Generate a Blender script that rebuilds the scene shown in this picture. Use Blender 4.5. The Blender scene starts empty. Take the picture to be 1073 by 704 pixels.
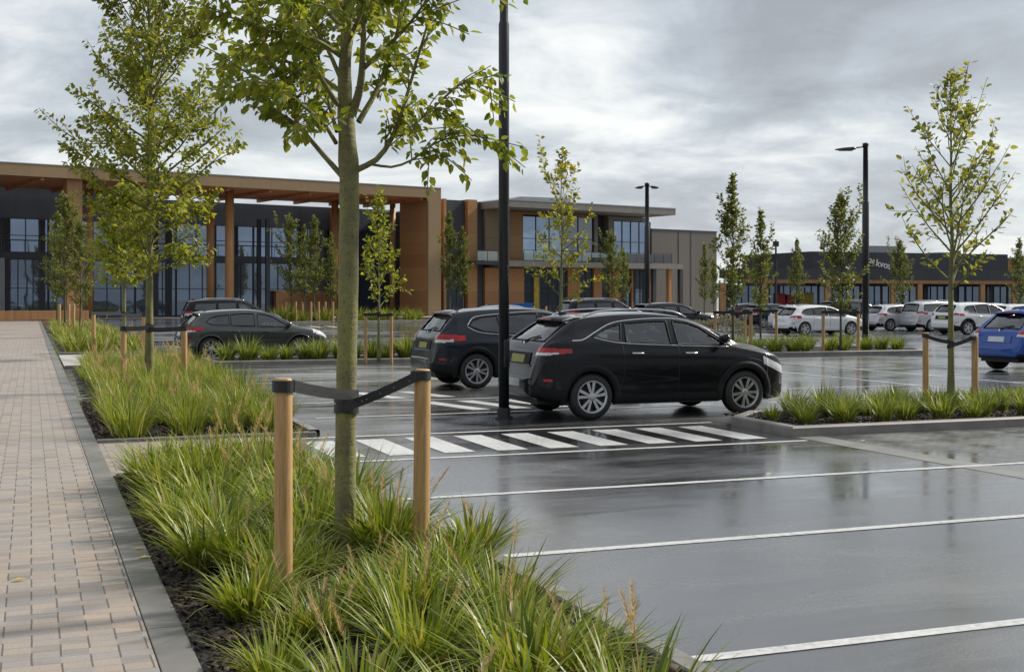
import bpy, math, random
import numpy as np
from mathutils import Vector, Matrix
rnd = random.Random(7)
R = math.radians
scene = bpy.context.scene
COL = scene.collection

# ------------------------------------------------------------------ camera geometry
# world: +X along the parking lines, +Y along the brick path, camera over the origin
F, CH, HOR = 1321.0, 1.75, 313.0
YAW = R(20.9)
cY, sY = math.cos(YAW), math.sin(YAW)
def cam2w(X, D):
    return (X * cY + D * sY, -X * sY + D * cY)
def at(px, d):
    return cam2w((px - 536.5) / F * d, d)
def gd(py):
    return F * CH / (py - HOR)
def zat(py, d):
    return CH + (HOR - py) * d / F

cam = bpy.data.cameras.new("camera")
co = bpy.data.objects.new("camera", cam)
COL.objects.link(co)
co.location = (0, 0, CH)
co.rotation_euler = (R(90), 0, -YAW)
cam.sensor_width = 36
cam.lens = F / 1073 * 36
cam.shift_y = -39 / 1073
cam.clip_end = 6000
cam.clip_start = 0.05
scene.camera = co

# ------------------------------------------------------------------ materials
def new_mat(name):
    m = bpy.data.materials.new(name)
    m.use_nodes = True
    nt = m.node_tree
    return m, nt, nt.nodes["Principled BSDF"], nt.nodes["Material Output"]
def N(nt, t, **kw):
    n = nt.nodes.new(t)
    for k, v in kw.items():
        if k in n.inputs.keys():
            n.inputs[k].default_value = v
        else:
            setattr(n, k, v)
    return n
def L(nt, a, b):
    nt.links.new(a, b)
def ramp(nt, fac, stops):
    n = nt.nodes.new("ShaderNodeValToRGB")
    cr = n.color_ramp
    while len(cr.elements) < len(stops):
        cr.elements.new(0.5)
    for e, (p, c) in zip(cr.elements, stops):
        e.position = p
        e.color = (c[0], c[1], c[2], 1) if not isinstance(c, (int, float)) else (c, c, c, 1)
    L(nt, fac, n.inputs[0])
    return n.outputs[0]
def mathn(nt, op, a, b=None, c=None):
    n = nt.nodes.new("ShaderNodeMath"); n.operation = op
    for i, v in enumerate((a, b, c)):
        if v is None: continue
        if isinstance(v, (int, float)): n.inputs[i].default_value = v
        else: L(nt, v, n.inputs[i])
    return n.outputs[0]
def mixc(nt, fac, a, b):
    n = nt.nodes.new("ShaderNodeMix"); n.data_type = 'RGBA'
    for s, v in ((n.inputs[0], fac), (n.inputs[6], a), (n.inputs[7], b)):
        if isinstance(v, (int, float)): s.default_value = v
        elif isinstance(v, tuple): s.default_value = (v[0], v[1], v[2], 1)
        else: L(nt, v, s)
    return n.outputs[2]
def objco(nt, scale=(1, 1, 1), rot=(0, 0, 0)):
    tc = N(nt, "ShaderNodeTexCoord")
    mp = N(nt, "ShaderNodeMapping")
    mp.inputs["Scale"].default_value = scale
    mp.inputs["Rotation"].default_value = rot
    L(nt, tc.outputs["Object"], mp.inputs[0])
    return mp.outputs[0]
def noise(nt, vec, scale, detail=3, rough=0.55, dist=0.0):
    n = N(nt, "ShaderNodeTexNoise", Scale=scale, Detail=detail, Roughness=rough, Distortion=dist)
    L(nt, vec, n.inputs["Vector"])
    return n.outputs[0]
def bump(nt, h, strength, dist, bsdf):
    b = N(nt, "ShaderNodeBump", Strength=strength, Distance=dist)
    L(nt, h, b.inputs["Height"])
    L(nt, b.outputs[0], bsdf.inputs["Normal"])
    return b

def simple(name, col, rough=0.6, var=0.12, nscale=6, metal=0.0, spec=0.5, coat=0.0, bumpd=0.0, stretch=(1, 1, 1)):
    m, nt, b, o = new_mat(name)
    v = objco(nt, stretch)
    n = noise(nt, v, nscale, 4)
    lo = tuple(c * (1 - var) for c in col); hi = tuple(min(1, c * (1 + var)) for c in col)
    L(nt, ramp(nt, n, [(0.3, lo), (0.7, hi)]), b.inputs["Base Color"])
    L(nt, mathn(nt, 'MULTIPLY_ADD', n, 0.16, rough - 0.08), b.inputs["Roughness"])
    b.inputs["Metallic"].default_value = metal
    b.inputs["Specular IOR Level"].default_value = spec
    b.inputs["Coat Weight"].default_value = coat
    b.inputs["Coat Roughness"].default_value = 0.03
    if bumpd:
        bump(nt, n, 0.5, bumpd, b)
    return m

def mat_asphalt():
    m, nt, b, o = new_mat("wet_asphalt")
    v = objco(nt)
    big = noise(nt, v, 0.22, 4, 0.6, 0.6)
    vs = objco(nt, (0.35, 1.3, 1), (0, 0, 0.15))
    mid = noise(nt, vs, 1.1, 7, 0.68, 0.8)
    fine = noise(nt, v, 85, 3, 0.75)
    grit = N(nt, "ShaderNodeTexVoronoi", Scale=260.0); L(nt, v, grit.inputs["Vector"])
    wet = mathn(nt, 'ADD', mathn(nt, 'MULTIPLY', big, 0.55), mathn(nt, 'MULTIPLY', mid, 0.45))
    colr = ramp(nt, wet, [(0.36, (0.135, 0.135, 0.136)), (0.47, (0.10, 0.10, 0.102)), (0.53, (0.072, 0.072, 0.074)), (0.62, (0.045, 0.045, 0.047))])
    spk = ramp(nt, fine, [(0.30, 0.40), (0.5, 0.92), (0.70, 2.0)])
    mm = nt.nodes.new("ShaderNodeMix"); mm.data_type = 'RGBA'; mm.blend_type = 'MULTIPLY'
    mm.inputs[0].default_value = 1.0
    L(nt, colr, mm.inputs[6]); L(nt, spk, mm.inputs[7])
    L(nt, mm.outputs[2], b.inputs["Base Color"])
    L(nt, ramp(nt, wet, [(0.34, 0.36), (0.47, 0.24), (0.56, 0.13), (0.64, 0.05)]), b.inputs["Roughness"])
    b.inputs["IOR"].default_value = 1.5
    b.inputs["Coat Weight"].default_value = 0.7
    b.inputs["Coat IOR"].default_value = 1.45
    L(nt, ramp(nt, wet, [(0.36, 0.32), (0.46, 0.19), (0.54, 0.10), (0.62, 0.03)]), b.inputs["Coat Roughness"])
    dry = ramp(nt, wet, [(0.40, 1.0), (0.58, 0.10)])
    h = mathn(nt, 'MULTIPLY', mathn(nt, 'ADD', grit.outputs["Distance"], mathn(nt, 'MULTIPLY', mid, 2.0)), dry)
    bump(nt, h, 0.4, 0.004, b)
    return m

def mat_pavers():
    m, nt, b, o = new_mat("brick_pavers")
    tc = N(nt, "ShaderNodeTexCoord")
    sx = N(nt, "ShaderNodeSeparateXYZ"); L(nt, tc.outputs["Object"], sx.inputs[0])
    wob = noise(nt, tc.outputs["Object"], 9, 2)
    X = mathn(nt, 'ADD', sx.outputs[0], mathn(nt, 'MULTIPLY_ADD', wob, 0.008, -0.004))
    Y = mathn(nt, 'ADD', sx.outputs[1], mathn(nt, 'MULTIPLY_ADD', wob, 0.006, -0.003))
    W, Hh = 0.134, 0.115
    cx = mathn(nt, 'DIVIDE', X, W); ci = mathn(nt, 'FLOOR', cx); cf = mathn(nt, 'FRACT', cx)
    ry = mathn(nt, 'DIVIDE', Y, Hh); ri = mathn(nt, 'FLOOR', ry); rf = mathn(nt, 'FRACT', ry)
    # joints across the path are tight; joints along it are open and broken every third course
    colbit = mathn(nt, 'FLOORED_MODULO', mathn(nt, 'MULTIPLY', ci, 2.0), 3.0)
    ph = mathn(nt, 'FLOORED_MODULO', mathn(nt, 'ADD', ri, colbit), 3.0)
    openj = mathn(nt, 'GREATER_THAN', ph, 0.5)
    dv = mathn(nt, 'MINIMUM', cf, mathn(nt, 'SUBTRACT', 1.0, cf))
    vj0 = mathn(nt, 'LESS_THAN', cf, 0.07)
    vj = mathn(nt, 'MULTIPLY', vj0, openj)
    hj = mathn(nt, 'LESS_THAN', rf, 0.045)
    cmb = N(nt, "ShaderNodeCombineXYZ")
    gi = mathn(nt, 'SUBTRACT', ci, mathn(nt, 'SUBTRACT', 1.0, openj))
    L(nt, ci, cmb.inputs[0]); L(nt, ri, cmb.inputs[1])
    wn = N(nt, "ShaderNodeTexWhiteNoise"); wn.noise_dimensions = '2D'; L(nt, cmb.outputs[0], wn.inputs["Vector"])
    c1 = ramp(nt, wn.outputs["Value"], [(0.0, (0.20, 0.178, 0.16)), (0.22, (0.265, 0.222, 0.18)), (0.5, (0.335, 0.277, 0.22)), (0.75, (0.31, 0.252, 0.203)), (0.9, (0.38, 0.29, 0.215)), (1.0, (0.24, 0.22, 0.21))])
    stv = objco(nt, (0.9, 4.5, 1))
    st = noise(nt, stv, 1.6, 5, 0.65, 0.4)
    c2 = mixc(nt, ramp(nt, st, [(0.46, 0.0), (0.68, 0.75)]), c1, (0.26, 0.25, 0.255))
    c2b = mixc(nt, ramp(nt, noise(nt, objco(nt), 0.5, 3), [(0.4, 0.0), (0.7, 0.35)]), c2, (0.36, 0.335, 0.315))
    fn = noise(nt, objco(nt), 90, 3, 0.7)
    mm = nt.nodes.new("ShaderNodeMix"); mm.data_type = 'RGBA'; mm.blend_type = 'MULTIPLY'; mm.inputs[0].default_value = 1.0
    L(nt, c2b, mm.inputs[6]); L(nt, ramp(nt, fn, [(0.3, 0.82), (0.7, 1.12)]), mm.inputs[7])
    c3 = mixc(nt, mathn(nt, 'MULTIPLY', hj, 0.6), mm.outputs[2], (0.12, 0.10, 0.09))
    c4 = mixc(nt, mathn(nt, 'MULTIPLY', vj, 0.78), c3, (0.045, 0.035, 0.03))
    L(nt, c4, b.inputs["Base Color"])
    L(nt, ramp(nt, st, [(0.4, 0.62), (0.7, 0.40)]), b.inputs["Roughness"])
    hh = mathn(nt, 'SUBTRACT', mathn(nt, 'MULTIPLY', fn, 0.15), mathn(nt, 'MAXIMUM', vj, mathn(nt, 'MULTIPLY', hj, 0.6)))
    hh = mathn(nt, 'ADD', hh, mathn(nt, 'MULTIPLY', wn.outputs["Value"], 0.3))
    bump(nt, hh, 0.6, 0.005, b)
    return m

def mat_leaf(name, cols, trans=0.45, rough=0.45):
    m, nt, b, o = new_mat(name)
    g = N(nt, "ShaderNodeNewGeometry")
    c = ramp(nt, g.outputs["Random Per Island"], [(i / (len(cols) - 1), cc) for i, cc in enumerate(cols)])
    L(nt, c, b.inputs["Base Color"])
    b.inputs["Roughness"].default_value = rough
    b.inputs["Specular IOR Level"].default_value = 0.35
    t = N(nt, "ShaderNodeBsdfTranslucent")
    br = nt.nodes.new("ShaderNodeMix"); br.data_type = 'RGBA'; br.blend_type = 'MULTIPLY'; br.inputs[0].default_value = 1
    L(nt, c, br.inputs[6]); br.inputs[7].default_value = (1.5, 1.4, 0.6, 1)
    L(nt, br.outputs[2], t.inputs["Color"])
    mx = N(nt, "ShaderNodeMixShader"); mx.inputs[0].default_value = trans
    L(nt, b.outputs[0], mx.inputs[1]); L(nt, t.outputs[0], mx.inputs[2])
    L(nt, mx.outputs[0], o.inputs["Surface"])
    return m

def mat_bark(name, base, moss, mossamt=0.5):
    m, nt, b, o = new_mat(name)
    v = objco(nt)
    n1 = noise(nt, objco(nt, (1, 1, 0.5)), 7, 5, 0.6)
    n2 = noise(nt, objco(nt, (1, 1, 6)), 9, 4, 0.6)
    c = mixc(nt, ramp(nt, n2, [(0.4, 0.0), (0.62, 0.6)]), base, tuple(x * 0.55 for x in base))
    c = mixc(nt, ramp(nt, n1, [(0.5 - 0.22 * mossamt, 0.0), (0.62, 0.85)]), c, moss)
    sp = noise(nt, v, 60, 2)
    c = mixc(nt, ramp(nt, sp, [(0.58, 0.0), (0.70, 0.65)]), c, (0.045, 0.036, 0.026))
    L(nt, c, b.inputs["Base Color"])
    b.inputs["Roughness"].default_value = 0.8
    bump(nt, mathn(nt, 'ADD', n2, mathn(nt, 'MULTIPLY', sp, 0.5)), 0.6, 0.012, b)
    return m

def mat_stake():
    m, nt, b, o = new_mat("stake_pine")
    v = objco(nt, (9, 9, 0.8))
    n1 = noise(nt, v, 4, 5, 0.6, 0.6)
    kn = N(nt, "ShaderNodeTexVoronoi", Scale=3.2); L(nt, objco(nt, (2.2, 2.2, 1)), kn.inputs["Vector"])
    c = ramp(nt, n1, [(0.3, (0.30, 0.165, 0.06)), (0.5, (0.43, 0.255, 0.10)), (0.72, (0.52, 0.34, 0.15))])
    c = mixc(nt, ramp(nt, kn.outputs["Distance"], [(0.05, 0.8), (0.12, 0.0)]), c, (0.12, 0.055, 0.02))
    L(nt, c, b.inputs["Base Color"])
    b.inputs["Roughness"].default_value = 0.6
    bump(nt, n1, 0.35, 0.004, b)
    return m

def mat_cladding(name, c0, c1, pitch, axis='X', rough=0.5):
    """timber boards: groove every pitch metres, tone per board"""
    m, nt, b, o = new_mat(name)
    tc = N(nt, "ShaderNodeTexCoord"); sx = N(nt, "ShaderNodeSeparateXYZ"); L(nt, tc.outputs["Object"], sx.inputs[0])
    if axis == 'Z': a = sx.outputs[2]
    else: a = mathn(nt, 'ADD', sx.outputs[0], sx.outputs[1])
    q = mathn(nt, 'DIVIDE', a, pitch)
    wn = N(nt, "ShaderNodeTexWhiteNoise"); wn.noise_dimensions = '1D'; L(nt, mathn(nt, 'FLOOR', q), wn.inputs["W"])
    n = noise(nt, objco(nt, (1, 1, 0.25) if axis != 'Z' else (0.3, 0.3, 2)), 3, 5, 0.6)
    f = mathn(nt, 'ADD', mathn(nt, 'MULTIPLY', wn.outputs["Value"], 0.55), mathn(nt, 'MULTIPLY', n, 0.45))
    c = ramp(nt, f, [(0.15, c0), (0.85, c1)])
    gr = mathn(nt, 'LESS_THAN', mathn(nt, 'FRACT', q), min(0.06, 0.022 / pitch))
    c = mixc(nt, mathn(nt, 'MULTIPLY', gr, 0.7), c, tuple(x * 0.25 for x in c0))
    L(nt, c, b.inputs["Base Color"])
    b.inputs["Roughness"].default_value = rough
    bump(nt, mathn(nt, 'SUBTRACT', n, gr), 0.4, 0.01, b)
    return m

def mat_glass_building(name, tint=(0.012, 0.016, 0.022), refl=0.22, gt=(0.80, 0.88, 1.0)):
    m, nt, b, o = new_mat(name)
    v = objco(nt)
    n = noise(nt, v, 0.35, 2)
    b.inputs["Base Color"].default_value = (*tint, 1)
    b.inputs["Roughness"].default_value = 0.25
    g = N(nt, "ShaderNodeBsdfGlossy", Roughness=0.02); g.inputs["Color"].default_value = (*gt, 1)
    bp = N(nt, "ShaderNodeBump", Strength=0.03, Distance=0.2); L(nt, n, bp.inputs["Height"]); L(nt, bp.outputs[0], g.inputs["Normal"])
    mx = N(nt, "ShaderNodeMixShader"); 
    lw = N(nt, "ShaderNodeFresnel", IOR=1.5)
    L(nt, mathn(nt, 'ADD', lw.outputs[0], refl), mx.inputs[0])
    L(nt, b.outputs[0], mx.inputs[1]); L(nt, g.outputs[0], mx.inputs[2]); L(nt, mx.outputs[0], o.inputs["Surface"])
    return m

def mat_car_glass(name, tint):
    m, nt, b, o = new_mat(name)
    t = N(nt, "ShaderNodeBsdfTransparent"); t.inputs[0].default_value = (*tint, 1)
    g = N(nt, "ShaderNodeBsdfGlossy", Roughness=0.015)
    lw = N(nt, "ShaderNodeFresnel", IOR=1.55)
    mx = N(nt, "ShaderNodeMixShader")
    L(nt, mathn(nt, 'MULTIPLY_ADD', lw.outputs[0], 1.0, 0.11), mx.inputs[0])
    L(nt, t.outputs[0], mx.inputs[1]); L(nt, g.outputs[0], mx.inputs[2]); L(nt, mx.outputs[0], o.inputs["Surface"])
    return m

def mat_paint(name, col, metal=0.0, rough=0.35):
    m, nt, b, o = new_mat(name)
    v = objco(nt)
    fl = noise(nt, v, 900, 1)
    dirt = noise(nt, objco(nt, (1, 1, 2)), 3, 5, 0.65)
    hi = tuple(min(1, c * 1.25 + 0.002) for c in col); lo = tuple(c * 0.85 for c in col)
    L(nt, ramp(nt, fl, [(0.35, lo), (0.65, hi)]), b.inputs["Base Color"])
    b.inputs["Metallic"].default_value = metal
    L(nt, mathn(nt, 'MULTIPLY_ADD', dirt, 0.25, rough - 0.12), b.inputs["Roughness"])
    b.inputs["Coat Weight"].default_value = 0.85 if max(col) < 0.05 else 1.0
    b.inputs["Specular IOR Level"].default_value = 0.1
    L(nt, ramp(nt, dirt, [(0.5, 0.012), (0.8, 0.05)]), b.inputs["Coat Roughness"])
    b.inputs["Coat IOR"].default_value = 1.33 if max(col) < 0.05 else 1.45
    return m

def mat_soil():
    m, nt, b, o = new_mat("mulch_soil")
    v = objco(nt)
    n1 = noise(nt, v, 14, 5, 0.7); n2 = noise(nt, v, 60, 3, 0.7)
    L(nt, ramp(nt, n1, [(0.3, (0.012, 0.009, 0.007)), (0.55, (0.03, 0.021, 0.015)), (0.75, (0.055, 0.04, 0.03))]), b.inputs["Base Color"])
    b.inputs["Roughness"].default_value = 0.85
    bump(nt, mathn(nt, 'ADD', n1, n2), 1.0, 0.03, b)
    return m

M = {}
M['asphalt'] = mat_asphalt()
M['paver'] = mat_pavers()
M['soil'] = mat_soil()
M['edging'] = simple("edging_concrete", (0.165, 0.157, 0.145), 0.5, 0.30, 2.2, bumpd=0.002)
M['kerb'] = simple("kerb_concrete", (0.20, 0.19, 0.175), 0.55, 0.25, 3, bumpd=0.004)
M['concrete'] = simple("pale_concrete", (0.40, 0.38, 0.35), 0.6, 0.18, 2.5, bumpd=0.003)
M['strip'] = simple("channel_concrete", (0.20, 0.195, 0.18), 0.38, 0.2, 2.0, bumpd=0.003)
def mat_line():
    m, nt, b, o = new_mat("road_paint")
    v = objco(nt)
    w = noise(nt, v, 18, 5, 0.7); w2 = noise(nt, v, 1.3, 3)
    f = mathn(nt, 'ADD', mathn(nt, 'MULTIPLY', w, 0.7), mathn(nt, 'MULTIPLY', w2, 0.3))
    L(nt, ramp(nt, f, [(0.33, (0.14, 0.14, 0.14)), (0.43, (0.46, 0.46, 0.45)), (0.6, (0.62, 0.62, 0.61))]), b.inputs["Base Color"])
    b.inputs["Roughness"].default_value = 0.35
    return m
M['line'] = mat_line()
M['stake'] = mat_stake()
M['rubber'] = simple("strap_rubber", (0.012, 0.012, 0.013), 0.5, 0.3, 20)
M['pole'] = simple("pole_black", (0.010, 0.011, 0.014), 0.38, 0.15, 8, spec=0.5)
M['lens'] = simple("lamp_lens", (0.30, 0.31, 0.33), 0.25, 0.05, 8)
M['bark'] = mat_bark("bark_mossy", (0.155, 0.13, 0.085), (0.235, 0.24, 0.07), 0.8)
M['bark2'] = mat_bark("bark_young", (0.14, 0.125, 0.07), (0.20, 0.215, 0.06), 0.8)
M['bark3'] = mat_bark("bark_dark", (0.07, 0.062, 0.045), (0.08, 0.085, 0.04), 0.4)
M['leaf_near'] = mat_leaf("leaf_broad", [(0.12, 0.165, 0.022), (0.18, 0.235, 0.032), (0.25, 0.29, 0.045), (0.33, 0.33, 0.07)], 0.52)
M['leaf_mid'] = mat_leaf("leaf_yellow_green", [(0.13, 0.165, 0.024), (0.19, 0.23, 0.034), (0.255, 0.285, 0.046), (0.33, 0.32, 0.07)], 0.52)
M['leaf_open'] = mat_leaf("leaf_pale", [(0.12, 0.15, 0.03), (0.19, 0.22, 0.05), (0.26, 0.28, 0.075), (0.33, 0.31, 0.10)], 0.5)
M['leaf_gold'] = mat_leaf("leaf_golden", [(0.13, 0.165, 0.025), (0.20, 0.23, 0.035), (0.28, 0.28, 0.04), (0.40, 0.32, 0.04)], 0.5)
M['leaf_dark'] = mat_leaf("leaf_columnar", [(0.085, 0.11, 0.036), (0.125, 0.155, 0.045), (0.165, 0.19, 0.058), (0.21, 0.21, 0.07)], 0.45)
M['blade'] = mat_leaf("grass_blade", [(0.075, 0.115, 0.014), (0.135, 0.19, 0.02), (0.20, 0.26, 0.03), (0.28, 0.32, 0.055), (0.38, 0.34, 0.15)], 0.34, 0.38)
M['blade_is'] = mat_leaf("strap_blade", [(0.06875, 0.1063, 0.025), (0.125, 0.175, 0.035), (0.1875, 0.2313, 0.05), (0.3, 0.3125, 0.1)], 0.38, 0.4)
M['plume'] = mat_leaf("seed_plume", [(0.36, 0.26, 0.19), (0.45, 0.35, 0.26), (0.52, 0.44, 0.34)], 0.5, 0.8)
M['chip'] = mat_leaf("bark_chip", [(0.0072, 0.0054, 0.0042), (0.021, 0.0144, 0.0096), (0.042, 0.0288, 0.0192), (0.096, 0.072, 0.051)], 0.0, 0.8)
M['wood'] = mat_cladding("timber_cladding", (0.31, 0.145, 0.055), (0.44, 0.225, 0.09), 0.18)
M['wood_h'] = mat_cladding("timber_panels", (0.32, 0.155, 0.06), (0.43, 0.225, 0.09), 1.2, 'Z')
M['soffit'] = mat_cladding("timber_soffit", (0.4875, 0.1869, 0.07313), (0.6825, 0.2925, 0.1219), 0.4)
M['fascia'] = mat_cladding("tan_fascia", (0.27, 0.1823, 0.0945), (0.3375, 0.2295, 0.1215), 3.0)
M['tan'] = mat_cladding("tan_panel", (0.22, 0.16, 0.09), (0.27, 0.20, 0.115), 1.6, 'Z')
M['column'] = simple("timber_column", (0.42, 0.225, 0.095), 0.5, 0.2, 3, stretch=(3, 3, 0.3))
M['darkclad'] = mat_cladding("charcoal_cladding", (0.034, 0.037, 0.043), (0.046, 0.050, 0.058), 1.5)
M['navyclad'] = mat_cladding("blue_grey_cladding", (0.075, 0.09, 0.115), (0.09, 0.107, 0.135), 2.0, rough=0.25)
M['greyclad'] = mat_cladding("grey_brown_cladding", (0.125, 0.115, 0.10), (0.155, 0.14, 0.125), 4.0)
M['mullion'] = simple("aluminium_frame", (0.055, 0.062, 0.074), 0.4, 0.1, 5, metal=0.3)
M['slab'] = simple("slab_edge", (0.21, 0.195, 0.175), 0.5, 0.1, 1)
M['roofmetal'] = simple("roof_metal", (0.30, 0.31, 0.32), 0.4, 0.1, 1, metal=0.4)
M['bglass'] = mat_glass_building("window_glass", refl=0.12)
M['bglass_hi'] = mat_glass_building("window_glass_blue", (0.03, 0.045, 0.07), refl=0.40, gt=(0.50, 0.64, 0.86))
M['bglass_lo'] = mat_glass_building("shop_glass", (0.040, 0.055, 0.075), refl=0.15, gt=(0.6, 0.76, 0.98))
M['sign'] = simple("sign_white", (0.8, 0.8, 0.8), 0.5, 0.03, 4)
M['red'] = simple("poster_red", (0.45, 0.03, 0.03), 0.5, 0.15, 3)
M['yellow'] = simple("poster_yellow", (0.45, 0.33, 0.04), 0.5, 0.3, 3)
M['bluebox'] = simple("blue_plastic", (0.02, 0.16, 0.50), 0.5, 0.15, 3)
M['tyre'] = simple("tyre_rubber", (0.014, 0.014, 0.015), 0.6, 0.3, 12)
M['alloy'] = simple("alloy_wheel", (0.45, 0.45, 0.46), 0.3, 0.1, 12, metal=0.8)
M['wheeldark'] = simple("wheel_well", (0.012, 0.012, 0.013), 0.6, 0.2, 8)
M['trim'] = simple("black_trim", (0.013, 0.013, 0.0145), 0.55, 0.2, 15, spec=0.2)
M['chrome'] = simple("chrome_trim", (0.65, 0.66, 0.68), 0.18, 0.05, 8, metal=1.0)
M['silverplast'] = simple("silver_skid", (0.17, 0.175, 0.18), 0.4, 0.1, 8, metal=0.4)
M['seat'] = simple("seat_cloth", (0.035, 0.035, 0.037), 0.8, 0.2, 12)
M['tail'] = simple("tail_red", (0.40, 0.004, 0.005), 0.2, 0.25, 10, coat=0.3)
M['lampclear'] = simple("lamp_clear", (0.62, 0.62, 0.64), 0.12, 0.1, 10, coat=1.0)
M['plate'] = simple("plate_white", (0.58, 0.62, 0.66), 0.4, 0.08, 20)
M['plate_y'] = simple("plate_yellow", (0.30, 0.29, 0.05), 0.4, 0.3, 14)
M['cglass'] = mat_car_glass("car_glass", (0.72, 0.82, 0.77))
M['cglass_dark'] = mat_car_glass("car_glass_privacy", (0.07, 0.08, 0.08))
M['shrub'] = mat_leaf("grey_leaf", [(0.14, 0.145, 0.13), (0.20, 0.20, 0.19), (0.27, 0.27, 0.26)], 0.3, 0.7)
for k, (c, me, ro) in dict(p_black=((0.006, 0.0068, 0.009), 0.0, 0.3), p_navy=((0.022, 0.027, 0.034), 0.3, 0.3), p_grey=((0.060, 0.064, 0.064), 0.45, 0.35),
                           p_dark=((0.012, 0.013, 0.016), 0.1, 0.3), p_white=((0.70, 0.71, 0.72), 0.0, 0.3), p_silver=((0.48, 0.49, 0.51), 0.45, 0.35),
                           p_blue=((0.006, 0.058, 0.29), 0.25, 0.3), p_teal=((0.012, 0.03, 0.045), 0.2, 0.3), p_lblue=((0.20, 0.28, 0.40), 0.4, 0.3)).items():
    M[k] = mat_paint("paint_" + k[2:], c, me, ro)

# ------------------------------------------------------------------ mesh helpers
def mesh_from(name, V, Fc, mat, smooth=False):
    me = bpy.data.meshes.new(name)
    V = np.asarray(V, dtype=np.float64).reshape(-1, 3)
    if isinstance(Fc, np.ndarray) and Fc.ndim == 2:
        n = Fc.shape[1]
        me.vertices.add(len(V)); me.vertices.foreach_set("co", V.astype(np.float32).ravel())
        me.loops.add(Fc.size); me.loops.foreach_set("vertex_index", Fc.astype(np.int32).ravel())
        me.polygons.add(len(Fc)); me.polygons.foreach_set("loop_start", np.arange(0, Fc.size, n, dtype=np.int32))
        me.update(calc_edges=True)
    else:
        me.from_pydata([tuple(v) for v in V], [], [tuple(int(i) for i in f) for f in Fc])
        me.update()
    if smooth:
        me.polygons.foreach_set("use_smooth", [True] * len(me.polygons))
    me.materials.append(mat)
    return me

def link(name, me, parent=None, loc=None, rz=None):
    o = bpy.data.objects.new(name, me)
    COL.objects.link(o)
    if parent is not None: o.parent = parent
    if loc is not None: o.location = loc
    if rz is not None: o.rotation_euler = (0, 0, rz)
    return o

def tag(o, label=None, cat=None, group=None, kind=None):
    if label: o['label'] = label
    if cat: o['category'] = cat
    if group: o['group'] = group
    if kind: o['kind'] = kind
    return o

def empty(name, loc, rz=0.0, label=None, cat=None, group=None):
    e = bpy.data.objects.new(name, None)
    e.empty_display_size = 0.2
    COL.objects.link(e)
    e.location = loc; e.rotation_euler = (0, 0, rz)
    return tag(e, label, cat, group)

def copy_tree(o, parent=None):
    c = o.copy(); COL.objects.link(c)
    if parent is not None: c.parent = parent
    for ch in list(o.children):
        copy_tree(ch, c)
    return c

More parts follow.
